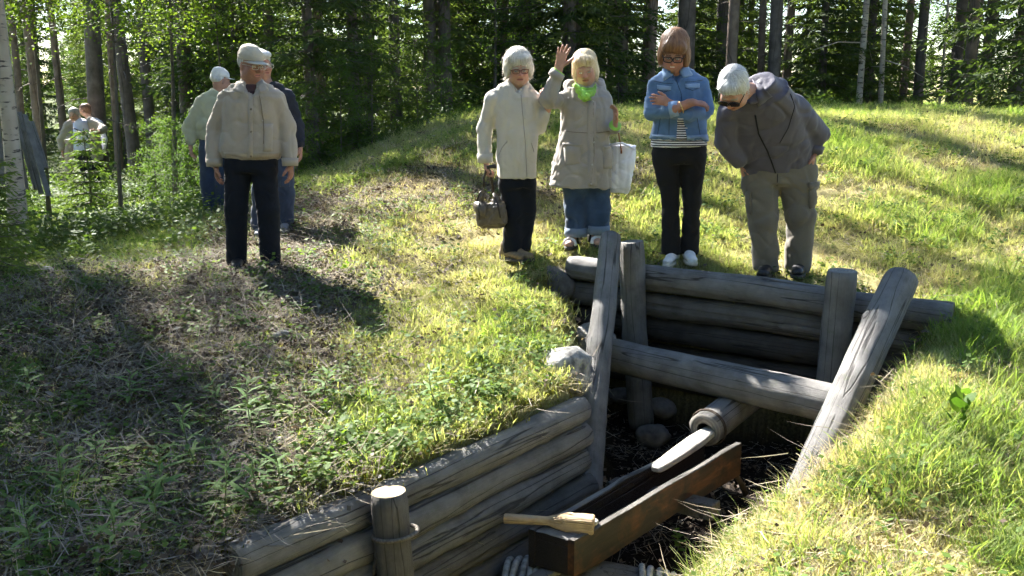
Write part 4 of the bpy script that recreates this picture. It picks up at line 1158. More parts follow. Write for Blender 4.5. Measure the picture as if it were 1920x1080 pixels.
def man_in_cap():
    p = Person('man in beige zip jacket, pale peaked cap and dark jeans walking on the path', gnd(475, 503), 7.38)
    p.body((471, 121, 0.0), 48, 10, 0, (470, 163, 0.02),
           [([(470, 300, 0), (470, 210, 0), (470, 175, 0.02)], [.10, .12, .07]),
            ([(470, 205, 0), (424, 200, 0), (404, 238, .03), (404, 305, -.03)], [.05, .05, .042, .03]),
            ([(470, 205, 0), (514, 198, 0), (538, 238, .03), (544, 305, -.03)], [.05, .05, .042, .03]),
            ([(470, 300, 0), (446, 320, 0), (442, 393, -.02), (444, 485, 0)], [.09, .08, .055, .04]),
            ([(470, 300, 0), (494, 320, 0), (503, 393, -.02), (507, 480, -.03)], [.09, .08, .055, .04])],
           [dict(w=(405, 309, -.03), d=(0.03, -0.1, -1), palm=(1, 0.2, 0), thumb=(0, -1, 0), curl=0.45, size=0.98),
            dict(w=(545, 307, -.03), d=(0, -0.1, -1), palm=(-1, 0.2, 0), thumb=(0, -1, 0), curl=0.45, size=0.98)],
           skin=(0.302, 0.155, 0.109), hs=1.03, brow=(0.3, 0.26, 0.22), fat=1.08)
    p.hair([((0, -0.03, 0.02), (0.080, 0.092, 0.075))], [((0, 0.08, -0.02), (0.10, 0.085, 0.10)), ((0, -0.02, -0.085), (0.12, 0.12, 0.06)), ((0.0, -0.0, 0.16), (0.2, 0.2, 0.115))],
           (0.30, 0.29, 0.27), (0.62, 0.60, 0.57), 60, 0.015)
    cap_on(p, M['beige_cap'], bl=0.098)
    p.glasses(M['metal'], M['lens_clear'], r=0.0018, w=0.025, hgt=0.017)
    t = p.garment('trousers', [[(421, 522, 283, 0, .13), (422, 518, 305, 0, .13), (425, 515, 322, 0, .12)]],
                  [([(446, 318, 0), (443, 393, -.02), (444, 492, 0)], [.104, .086, .080], .03),
                   ([(495, 318, 0), (503, 393, -.02), (507, 490, -.02)], [.104, .086, .080], .03)], [((475, 496, 0), (0, 0, -1))], M['navy_jeans'], amp=.006, freq=10)
    feet(p, [((446, 488), (434, 509)), ((506, 486), (518, 510))], M['shoe_black'], M['sole'], w=0.046)
    j = p.garment('jacket', [[(419, 525, 298, 0, .135), (413, 530, 278, 0, .165), (416, 526, 240, 0, .15), (417, 524, 200, 0, .14), (416, 526, 182, 0, .125), (430, 512, 169, .015, .095), (448, 494, 158, .03, .08), (455, 487, 151, .04, .062)]],
                  [([(422, 190, 0), (403, 242, .04), (400, 300, -.03)], [.068, .074, .060], .014),
                   ([(518, 188, 0), (538, 240, .04), (544, 299, -.03)], [.068, .074, .060], .014)] + p.yoke([((452, 162, .03), (424, 183, 0)), ((488, 161, .03), (516, 181, 0))]), (), M['beige'], amp=.007, vert=.004, freq=7, subs=[([(470, 140, -.05), (470, 160, -.075), (471, 184, -.135)], [.052, .044, .012])])
    for c in ((402, 305, -.03), (544, 304, -.03)):
        a = p.P(c); MB().tube([a + np.array([0, 0, .032]), a + np.array([0, -.004, -.03])], [.064, .060], 20).build('cuff', M['beige'], j)
    nk = p.P((471, 158, .025))
    neck_collar(p, nk, .078, .078, -.045, .012, .010, M['beige'], j, gap=34, tall=.022, h=.006)
    sh = p.garment('shirt', [[(446, 494, 205, 0, .12), (448, 492, 180, .005, .10), (454, 488, 160, .02, .072)]], (), (), M['plaid'], amp=.002, k=.02)
    neck_collar(p, p.P((470, 157, .02)), .064, .066, -.04, .012, .008, M['plaid'], sh, gap=12, tall=.018, name='shirt_collar', h=.006)
    p.patch('collar_leaf', 'jacket', [(447, 150), (459, 163), (456, 176), (436, 170)], M['beige'], j, .009, nx=5, ny=4)
    p.patch('collar_leaf', 'jacket', [(482, 163), (492, 150), (504, 170), (487, 176)], M['beige'], j, .009, nx=5, ny=4)
    p.patch('placket', 'jacket', [(466, 172), (474, 172), (474, 297), (464, 297)], M['beige'], j, .006, nx=2, ny=24)
    p.patch('waistband', 'jacket', [(420, 285), (523, 285), (521, 299), (421, 299)], M['beige'], j, .005, nx=16, ny=2)
    for y in (205, 247, 292): p.button('jacket', 471, y, .0085, M['button'], j)
    p.strip('zip', 'jacket', [(487, 180), (491, 205), (494, 226), (495, 248), (494, 270)], .0035, M['button'], j, off=.006)
    p.patch('pocket', 'jacket', [(493, 232), (512, 232), (510, 284), (493, 284)], M['beige'], j, .005, nx=4, ny=6, bulge=.006)
    p.button('jacket', 492, 226, .006, M['metal'], j, 'zip_pull')
    return p

def man_white_cap():
    g = gnd(405, 405); p = Person('man in pale green shirt, white cap and jeans, back half hidden behind the beige-jacketed man', g, g[1])
    p.body((414, 150, 0), 128, 8, 0, (412, 176, .0),
           [([(402, 265, 0), (402, 200, 0), (408, 182, 0)], [.1, .12, .06]), ([(402, 205, 0), (382, 202, 0), (356, 240, 0), (358, 270, -.05)], [.05, .05, .04, .03]),
            ([(390, 270, 0), (391, 345, 0), (394, 398, 0)], [.08, .06, .04]), ([(415, 270, 0), (416, 345, 0), (416, 398, 0)], [.08, .06, .04])],
           [dict(w=(357, 274, -.06), d=(0.1, -0.1, -1), palm=(1, 0, 0), thumb=(0, -1, 0), curl=0.5)], skin=(0.420, 0.235, 0.168), hs=1.04, res=0.006, fat=1.08)
    p.hair([((0, -0.03, 0.02), (0.080, 0.092, 0.075))], [((0, 0.08, -0.02), (0.10, 0.085, 0.10)), ((0, -0.02, -0.085), (0.12, 0.12, 0.06))], (0.5, 0.5, 0.5), (0.75, 0.74, 0.72), 40, 0.015, h=.007)
    cap_on(p, M['white_cap'], bl=.07)
    p.garment('trousers', [[(375, 429, 256, 0, .13), (376, 428, 285, 0, .12)]], [([(389, 282, 0), (390, 345, 0), (394, 394, 0)], [.105, .09, .08], .03), ([(415, 282, 0), (417, 345, 0), (417, 394, 0)], [.105, .09, .08], .03)], (), M['blue_jeans'], h=.014)
    j = p.garment('shirt', [[(372, 430, 262, 0, .14), (368, 433, 235, 0, .16), (370, 430, 205, 0, .14), (376, 428, 188, 0, .12), (392, 424, 176, .0, .09), (402, 420, 168, 0, .065)]],
                  [([(380, 192, 0), (356, 240, .0), (357, 264, -.05)], [.092, .085, .065], .04), ([(426, 192, 0), (445, 240, 0), (446, 264, -.05)], [.092, .085, .065], .04)], (), M['green_shirt'], h=.014, amp=.01, freq=6)
    neck_collar(p, p.P((411, 174, 0)), .075, .075, -.03, .01, .012, M['green_shirt'], j, gap=10, h=.009)
    feet(p, [((395, 400), (393, 409)), ((416, 400), (418, 409))], M['shoe_grey'], M['sole'])
def man_dark_jacket():
    g = gnd(520, 437); p = Person('man in dark navy jacket and jeans walking hidden behind the man with the peaked cap', g, g[1])
    p.body((490, 121, 0), 50, 6, 0, (500, 160, .02),
           [([(515, 275, 0), (515, 200, 0), (512, 172, 0)], [.1, .12, .06]), ([(515, 205, 0), (536, 200, 0), (555, 236, 0), (562, 275, -.04)], [.05, .05, .04, .03]),
            ([(500, 280, 0), (489, 360, 0), (485, 425, 0)], [.08, .06, .04]), ([(528, 280, 0), (532, 360, 0), (534, 430, 0)], [.08, .06, .04])],
           [dict(w=(563, 277, -.05), d=(0, -0.1, -1), palm=(-1, 0, 0), thumb=(0, -1, 0), curl=0.5)], skin=(0.386, 0.210, 0.151), hs=1.04, res=0.005)
    p.hair([((0, -0.03, 0.045), (0.090, 0.106, 0.094)), ((0, .05, .09), (.06, .05, .035))], [((0, 0.13, -0.03), (0.10, 0.09, 0.10)), ((0, -0.02, -0.09), (0.12, 0.12, 0.06))], (0.45, 0.45, 0.44), (0.8, 0.79, 0.77), 80, 0.02, h=.006)
    p.glasses(M['metal'], M['lens_clear'])
    p.garment('trousers', [[(488, 546, 270, 0, .13), (490, 544, 300, 0, .12)]], [([(502, 295, 0), (490, 360, 0), (485, 420, 0)], [.105, .09, .08], .03), ([(530, 295, 0), (533, 360, 0), (534, 424, 0)], [.11, .1, .088], .03)], (), M['blue_jeans'], h=.013, amp=.008)
    p.garment('jacket', [[(484, 549, 280, 0, .14), (482, 551, 240, 0, .16), (486, 548, 200, 0, .14), (490, 544, 180, 0, .12), (500, 532, 166, .0, .09), (506, 522, 158, .02, .07)]],
              [([(538, 184, 0), (554, 236, .02), (561, 268, -.04)], [.09, .078, .06], .04), ([(494, 184, 0), (480, 236, 0), (478, 268, -.04)], [.09, .075, .06], .04)], (), M['navy_jacket'], h=.013, amp=.008)
    p.patch('pocket', 'trousers', [(526, 330), (543, 330), (543, 350), (526, 350)], M['blue_jeans'], p.root, .01)
    feet(p, [((534, 428), (535, 443)), ((485, 420), (482, 430))], M['shoe_grey'], M['sole_lt'])
def far_women():
    g = gnd(168, 350); p = Person('grey-haired woman in open beige jacket and pale lilac top, behind the spruce sapling', g, g[1])
    p.body((138, 214, -.1), 2, 16, 8, (148, 226, 0), [([(160, 300, 0), (152, 250, 0), (150, 232, 0)], [.11, .13, .07]), ([(150, 232, 0), (126, 236, 0), (114, 264, 0), (117, 282, -.05)], [.05, .05, .04, .03]),
            ([(150, 232, 0), (178, 230, 0), (193, 242, -.1), (184, 247, -.32)], [.05, .05, .04, .03])],
           [dict(w=(117, 284, -.05), d=(0.2, -0.2, -1), palm=(1, 0, 0), thumb=(0, -1, 0)), dict(w=(183, 247, -.36), d=(-1, -0.2, 0.1), palm=(0, -1, -.3), thumb=(0, 0, 1), curl=.7)], hs=1.06, res=.008, fat=1.1)
    p.hair([((0, -0.03, 0.03), (0.10, 0.11, 0.095)), ((0.07, -.02, -.04), (.035, .06, .07)), ((-0.07, -.02, -.04), (.035, .06, .07))], [((0, 0.13, -0.035), (0.075, 0.12, 0.11))], (0.22, 0.19, 0.15), (0.45, 0.41, 0.35), 60, 0.03, h=.009)
    p.garment('trousers', [[(144, 190, 285, 0, .14), (146, 190, 305, 0, .14)]], [([(158, 305, 0), (163, 330, 0), (170, 352, 0)], [.13, .1, .08], .03), ([(178, 305, 0), (180, 330, 0), (182, 352, 0)], [.13, .1, .08], .03)], (), M['black_cloth'], h=.02)
    t = p.garment('top', [[(140, 176, 288, -.03, .15), (138, 172, 250, -.04, .17), (138, 166, 232, -.04, .14), (142, 156, 224, -.02, .08)]], (), (), M['lilac'], h=.016)
    p.garment('jacket', [[(165, 193, 300, 0, .14), (162, 188, 262, .02, .15), (158, 184, 236, .03, .12), (150, 172, 226, .04, .09)], [(118, 140, 262, .05, .12), (122, 140, 236, .04, .11), (130, 146, 226, .04, .08)]],
              [([(128, 236, 0), (115, 262, 0), (116, 278, -.04)], [.095, .085, .07], .04), ([(176, 232, 0), (193, 242, -.08), (187, 246, -.26)], [.095, .085, .07], .04)], (), M['beige'], h=.016, amp=.01)
    p.garment('hanging_sleeve', [[(122, 138, 322, -.06, .05), (121, 138, 290, -.06, .07), (124, 136, 256, -.06, .06)]], (), (), M['pinkish'], h=.016)
    p.strip('bag_strap', ('top', 'jacket'), [(138, 240), (158, 250), (168, 262)], .012, M['leather_dk'], p.root, off=.012, step=3)
    feet(p, [((170, 353), (168, 357)), ((182, 353), (182, 357))], M['shoe_black'], M['sole'])
    q = Person('curly brown-haired woman in white top, hidden behind the woman in the open beige jacket', gnd(182, 346), g[1] + 0.75)
    q.body((158, 206, 0), -50, 10, 0, (166, 220, 0), [([(176, 300, 0), (174, 240, 0), (172, 226, 0)], [.12, .14, .07]), ([(168, 300, 0), (172, 348, 0)], [.08, .05]), ([(184, 300, 0), (186, 348, 0)], [.08, .05])], [], hs=1.03, res=.009)
    q.hair([((0, -0.03, 0.03), (0.105, 0.115, 0.10)), ((0.05, -.05, -.04), (.06, .07, .06)), ((-0.05, -.05, -.04), (.06, .07, .06))], [((0, 0.13, -0.035), (0.075, 0.12, 0.11))], (0.12, 0.06, 0.03), (0.26, 0.14, 0.08), 60, 0.03, h=.009, strand=.01)
    q.garment('top', [[(156, 192, 290, 0, .14), (156, 192, 250, 0, .16), (158, 190, 230, 0, .13), (166, 184, 221, 0, .08)]], [([(186, 232, 0), (194, 262, 0), (192, 285, -.05)], [.085, .075, .06], .04), ([(162, 232, 0), (158, 262, 0)], [.085, .075], .04)], (), M['white_cloth'], h=.018)
    q.garment('trousers', [[(158, 190, 282, 0, .14), (160, 190, 305, 0, .13)]], [([(168, 305, 0), (172, 344, 0)], [.11, .08], .03), ([(184, 305, 0), (186, 344, 0)], [.11, .08], .03)], (), M['navy_jeans'], h=.02)

def grey_woman():
    p = Person('white-haired woman in cream hip-length jacket and glasses, holding a brown handbag', gnd(970, 487), 7.16)
    p.body((972, 129, -.02), 8, 10, 2, (971, 167, .02),
           [([(970, 330, 0), (970, 230, 0), (970, 182, 0)], [.09, .11, .07]), ([(970, 205, 0), (924, 202, 0), (909, 240, .03), (910, 300, -.02)], [.05, .045, .038, .027]),
            ([(970, 205, 0), (1000, 202, 0), (1012, 240, 0), (1026, 202, -.06)], [.05, .045, .038, .027]),
            ([(958, 335, 0), (962, 400, 0), (961, 470, 0)], [.08, .055, .035]), ([(984, 335, .02), (986, 395, .04), (980, 465, .06)], [.08, .055, .035])],
           [dict(w=(911, 304, -.02), d=(0.15, -0.1, -1), palm=(1, -0.3, 0), thumb=(0, -1, 0), curl=1.0, size=.92),
            dict(w=(1026, 199, -.07), d=(-0.25, 0.1, 1), palm=(0.5, 0.8, 0), thumb=(-1, 0, 0.2), curl=.5, size=.9)],
           skin=(0.462, 0.269, 0.202), hs=0.97, brow=(0.4, 0.36, 0.3), fat=0.96)
    p.hair([((0, -0.025, 0.058), (0.105, 0.118, 0.098)), ((0.082, -.01, 0.0), (.036, .062, .062)), ((-0.080, -.01, 0.005), (.036, .062, .062)), ((-0.05, .045, .085), (.055, .055, .050)), ((0.035, .06, .085), (.06, .045, .035)), ((0, -.02, .11), (.07, .08, .05))],
           [((0, 0.115, -0.04), (0.062, 0.085, 0.088)), ((0, -0.03, -0.11), (0.1, 0.09, 0.06))], (0.36, 0.335, 0.28), (0.80, 0.76, 0.67), 320, 0.05, strand=.006)
    p.glasses(M['frame_red'], M['lens_tint'], w=.027, hgt=.016, r=.0026)
    p.garment('trousers', [[(938, 1001, 322, 0, .11), (938, 1001, 350, 0, .11)]], [([(958, 345, 0), (962, 400, 0), (961, 478, 0)], [.095, .082, .076], .03), ([(985, 345, .02), (986, 395, .04), (979, 470, .06)], [.088, .074, .066], .03)], [((965, 474, 0), (0, 0, -1))], M['navy_jeans'], amp=.006)
    feet(p, [((950, 479), (992, 494)), ((964, 472), (1000, 482))], M['shoe_tan'], M['sole'], w=.040)
    j = p.garment('jacket', [[(931, 1006, 333, 0, .135), (929, 1008, 300, 0, .14), (930, 1010, 260, 0, .13), (929, 1008, 218, 0, .122), (925, 1006, 192, 0, .11), (932, 1002, 174, .01, .095), (945, 996, 165, .02, .08), (956, 986, 154, .03, .06)]],
                  [([(923, 191, 0), (909, 240, .03), (909, 294, -.02)], [.067, .064, .054], .024), ([(1003, 192, 0), (1011, 238, .02), (1023, 213, -.05)], [.060, .058, .050], .013)] + p.yoke([((953, 166, .03), (925, 184, 0)), ((990, 166, .03), (1002, 184, 0))], .042, .056), (), M['cream'], amp=.005, vert=.0065, freq=8, subs=[([(972, 150, -.05), (973, 164, -.075), (974, 176, -.105)], [.04, .03, .006])])
    a = p.P((909, 298, -.02)); MB().tube([a + np.array([0, 0, .04]), a + np.array([0.002, 0, -.028])], [.058, .056], 20).build('cuff', M['cream'], j)
    neck_collar(p, p.P((971, 163, .015)), .078, .078, -.055, .03, .016, M['cream'], j, gap=16, tall=.035)
    p.strip('placket_seam', 'jacket', [(977, 178), (981, 225), (985, 270), (988, 331)], .0028, M['taupe'], j, off=.002)
    p.button('jacket', 974, 172, .008, M['shoe_white'], j); p.button('jacket', 984, 222, .006, M['cream'], j)
    p.strip('pocket_seam', 'jacket', [(935, 292), (942, 276), (951, 265)], .003, M['taupe'], j, off=.002)
    p.strip('pocket_seam', 'jacket', [(996, 268), (1001, 285)], .003, M['taupe'], j, off=.002)
    p.strip('cuff_band', 'jacket', [(897, 296), (906, 297), (920, 296)], .003, M['taupe'], j, off=.002)
    # hand bag, hanging from her right hand
    h = p.P((914, 315, -.03)); Y = h[1]; P = lambda x, y, dy=0: at(x, y, Y + dy)
    b = empty('handbag', P(925, 429)); tag(b, 'brown leather handbag hanging from the hand of the white-haired woman', 'handbag')
    G = Field(P(882, 436) - .15, P(960, 322) + .15, .0065)
    ax = nrm((0.82, -0.45, 0))
    G.loft([(P(925, 427, -.03), .095, .045), (P(923, 412, -.03), .125, .075), (P(921, 394, -.03), .128, .072), (P(919, 380, -.03), .118, .052)], ax, .03, 2.6)
    G.chain([P(899, 388, .0), P(904, 366, -.01), P(907, 352, -.03)], [.042, .026, .010], .03)
    G.chain([P(933, 392, -.06), P(930, 374, -.05), P(926, 361, -.03)], [.046, .028, .010], .03)
    V, Q = G.mesh(); V = folds(relax(V, Q, 2), Q, .008, .004, 6, 11)
    bag = link('bag_body', mesh_np('bag_body', V, Q), b, M['leather'])
    p.bvh['bag'] = BVHTree.FromPolygons(V.tolist(), Q.tolist())
    MB().tube([P(907, 352, -.05), P(907, 335, -.05), P(912, 318, -.04), P(917, 313, -.03)], .009, 8).build('handle', M['leather_dk'], b)
    MB().tube([P(925, 362, .0), P(922, 338, -.01), P(918, 320, -.03), P(914, 315, -.04)], .011, 8).build('handle', M['leather_dk'], b)
    MB().tube([P(913, 314, -.09), P(925, 312, -.08), P(930, 313, -.07)], .014, 8).build('handle', M['leather_dk'], b)
    p.strip('strap', 'bag', [(906, 348), (899, 365), (893, 380)], .006, M['leather_dk'], b, off=.003)
    p.strip('strap', 'bag', [(925, 364), (934, 385), (938, 408)], .007, M['leather_dk'], b, off=.003)
    p.patch('flap', 'bag', [(889, 376), (913, 384), (911, 408), (891, 398)], M['leather'], b, .01, nx=4, ny=4, bulge=.006)
    p.strip('flap_strap', 'bag', [(899, 380), (900, 397), (901, 411)], .006, M['leather_dk'], b, off=.012)
    p.button('bag', 898, 396, .009, M['metal'], b, 'clasp')

def scarf_woman():
    p = Person('blonde woman in taupe hooded coat and lime green scarf raising one hand', gnd(1096, 470), 7.22)
    p.body((1097, 128, -.03), -6, 20, 6, (1096, 166, .01),
           [([(1097, 330, 0), (1097, 230, 0), (1097, 182, 0)], [.10, .12, .07]), ([(1097, 205, 0), (1060, 196, -.02), (1025, 182, -.18), (1046, 134, -.2)], [.05, .045, .038, .027]),
            ([(1097, 205, 0), (1132, 202, 0), (1150, 240, -.03), (1154, 232, -.2)], [.05, .045, .038, .027]),
            ([(1080, 335, 0), (1081, 390, 0), (1077, 425, 0), (1076, 465, .01)], [.09, .06, .052, .034]), ([(1118, 335, 0), (1120, 390, 0), (1117, 425, 0), (1115, 460, .01)], [.09, .06, .052, .034])],
           [dict(w=(1048, 127, -.2), d=(0.22, -.02, 1), palm=(0.35, -1, 0.05), thumb=(1, 0, 0), curl=0.14, spread=.22, size=1.0, arm=(1044, 140, -.2)),
            dict(w=(1154, 229, -.2), d=(-0.02, -0.25, 1), palm=(-1, -.3, 0), thumb=(-.2, -1, 0.2), curl=.45, size=.88)],
           skin=(0.445, 0.252, 0.181), hs=0.97, brow=(0.45, 0.33, 0.2), fat=0.99)
    p.hair([((0, -0.025, 0.052), (0.094, 0.110, 0.088)), ((0.072, -.02, -.03), (.032, .06, .075)), ((-0.072, -.02, -.03), (.032, .06, .075)), ((0, -.07, -.03), (.075, .05, .07)), ((-0.03, .055, .085), (.05, .04, .035)), ((0.03, .06, .08), (.045, .035, .03))],
           [((0, 0.115, -0.035), (0.060, 0.085, 0.09))], (0.48, 0.33, 0.16), (0.88, 0.74, 0.50), 300, 0.035, strand=.005, seed=9)
    p.garment('jeans', [[(1056, 1141, 325, 0, .13), (1058, 1140, 350, 0, .12)]], [([(1078, 345, 0), (1081, 390, 0), (1080, 428, 0)], [.10, .09, .083], .03), ([(1120, 345, 0), (1122, 390, 0), (1122, 424, 0)], [.10, .09, .083], .03)],
              [((1096, 439, 0), (0, 0, -1))], M['jeans_mid'], amp=.007)
    for c, dx in (((1080, 434, 0), -1), ((1122, 430, 0), 1)):
        a = p.P(c); MB().tube([a + np.array([0, 0, .032]), a + np.array([0, 0, 0]), a + np.array([0, 0, -.034])], [.086, .089, .088], 24).build('turn_up', M['jeans_in'], p.root)
    for (h, t) in (((1079, 462), (1068, 480)), ((1113, 458), (1121, 476))):
        a = gnd(*h); b = gnd(*t); d = b - a; d[2] = 0; d = nrm(d); b = a + d * .245; z = max(hz(a[0], a[1]), hz(b[0], b[1])) + .008; a[2] = z; b[2] = z
        o = p.shoe(a, b, M['skin_plain'], M['sole'], .038, .05, 'foot_and_sandal'); sd = np.cross(d, (0, 0, 1))
        for q, hh in ((.17, .066), (.10, .088), (.045, .10)):
            MB().tube([a + d * q + sd * .046 + np.array([0, 0, .02]), a + d * (q - .01) + sd * .034 + np.array([0, 0, hh * .8]), a + d * (q - .012) + np.array([0, 0, hh + .012]), a + d * (q - .01) - sd * .034 + np.array([0, 0, hh * .8]), a + d * q - sd * .046 + np.array([0, 0, .02])], .011, 6, flat=1.6).build('strap', M['shoe_white'] if q != .10 else M['shoe_black'], o)
    c = p.garment('coat', [[(1028, 1149, 351, 0, .175), (1033, 1148, 315, 0, .165), (1044, 1145, 270, 0, .145), (1050, 1145, 238, 0, .138), (1050, 1144, 210, 0, .135), (1053, 1141, 190, 0, .118), (1062, 1132, 174, .01, .095), (1076, 1118, 163, .02, .08), (1083, 1111, 153, .03, .058)]],
                  [([(1058, 190, 0), (1028, 186, -.17), (1043, 146, -.2)], [.066, .066, .054], .018), ([(1136, 192, 0), (1149, 238, -.02), (1153, 240, -.14)], [.062, .060, .050], .013)] + p.yoke([((1080, 166, .03), (1060, 184, 0)), ((1114, 166, .03), (1134, 184, 0))], .042, .056), (), M['taupe'], amp=.006, vert=.006, freq=8)
    a, b = p.P((1040, 146, -.2)), p.P((1047, 135, -.2)); MB().tube([a, b], [.058, .055], 20).build('cuff', M['taupe'], c)
    a, b = p.P((1046, 136, -.2)), p.P((1048, 133, -.2)); MB().tube([a, b], [.050, .048], 20).build('cuff_lining', M['scarf'], c)
    a, b = p.P((1153, 236, -.185)), p.P((1154, 234, -.195)); MB().tube([a, b], [.046, .044], 20).build('cuff_lining', M['scarf'], c)
    # hood lying on the shoulders
    hn = p.P((1097, 170, .03)); G = Field(hn - .3, hn + .3, .010)
    for (x, y, dy, r) in ((1062, 172, .04, .045), (1076, 160, .09, .055), (1097, 156, .12, .06), (1120, 160, .09, .055), (1134, 172, .03, .045)): pass
    G.chain([p.P(q) for q in ((1062, 178, -.03), (1070, 162, .06), (1097, 156, .10), (1122, 160, .06), (1134, 178, -.03))], [.03, .05, .06, .05, .03], .03)
    V, Q = G.mesh(); link('hood', mesh_np('hood', folds(relax(V, Q, 2), Q, .008, .0, 4, 10), Q), c, M['taupe'])
    p.strip('placket_seam', 'coat', [(1112, 192), (1112, 240), (1114, 290), (1107, 348)], .003, M['button'], c, off=.002)
    p.patch('placket', 'coat', [(1101, 190), (1117, 190), (1118, 349), (1102, 349)], M['taupe'], c, .005, nx=2, ny=24)
    for (x, y) in ((1111, 190), (1113, 227), (1114, 267), (1110, 309), (1108, 345), (1065, 184)): p.button('coat', x, y, .007, M['metal'], c)
    for q in ([(1057, 268), (1090, 270), (1087, 306), (1060, 310)], [(1131, 274), (1147, 272), (1150, 316), (1131, 316)]):
        p.patch('pocket', 'coat', q, M['taupe'], c, .006, nx=8, ny=8, bulge=.028)
        p.patch('pocket_band', 'coat', [q[0], q[1], tuple(np.array(q[1]) * .85 + np.array(q[2]) * .15), tuple(np.array(q[0]) * .85 + np.array(q[3]) * .15)], M['taupe'], c, .018, nx=6, ny=2)
    p.strip('seam', 'coat', [(1058, 246), (1080, 248), (1112, 250), (1143, 246)], .0026, M['button'], c, off=.001)
    sc = p.P((1097, 166, -.02)); G = Field(sc - .2, sc + .2, .007)
    for q in (ringpts(sc, .072, .075, -.045, .03, 14), ringpts(sc, .070, .070, -.015, .045, 14), ringpts(sc, .062, .088, -.08, .02, 14)): G.chain(q, [.019] * len(q), .015)
    G.chain([p.P((1080, 160, -.10)), p.P((1098, 180, -.15)), p.P((1116, 164, -.09))], [.016, .024, .016], .02)
    V, Q = G.mesh(); link('scarf', mesh_np('scarf', folds(relax(V, Q, 1), Q, .010, 0, 8, 18), Q), p.root, M['scarf'])
    # white bag
    h = p.P((1158, 250, -.05)); Y = h[1]; P = lambda x, y, dy=0: at(x, y, Y + dy)
    b = empty('shoulder_bag', P(1166, 366)); tag(b, 'white cloth bag with tan leather strap beside the taupe coat', 'bag')
    G = Field(P(1130, 372) - .1, P(1195, 265) + .1, .008)
    G.loft([(P(1157, 362, .10), .085, .045), (P(1160, 345, .10), .10, .065), (P(1164, 310, .10), .105, .065), (P(1166, 280, .10), .11, .05), (P(1167, 270, .10), .112, .035)], (1, -.15, 0.08), .02, 3)
    V, Q = G.mesh(); link('bag_body', mesh_np('bag_body', folds(relax(V, Q, 1), Q, .007, .006, 2, 9), Q), b, M['white_cloth'])
    MB().tube([P(1158, 236, -.02), P(1160, 252, 0), P(1163, 268, .03), P(1165, 286, .03)], .0095, 8, flat=.5).build('strap', M['strap'], b)
    MB().tube([P(1165, 278, .03), P(1165, 288, .03)], .014, 8, flat=.5).build('strap_tab', M['strap'], b)
    MB().tube([P(1140, 272, .03), P(1166, 268, .025), P(1190, 280, .03)], .008, 8).build('rim', M['white_cloth'], b)

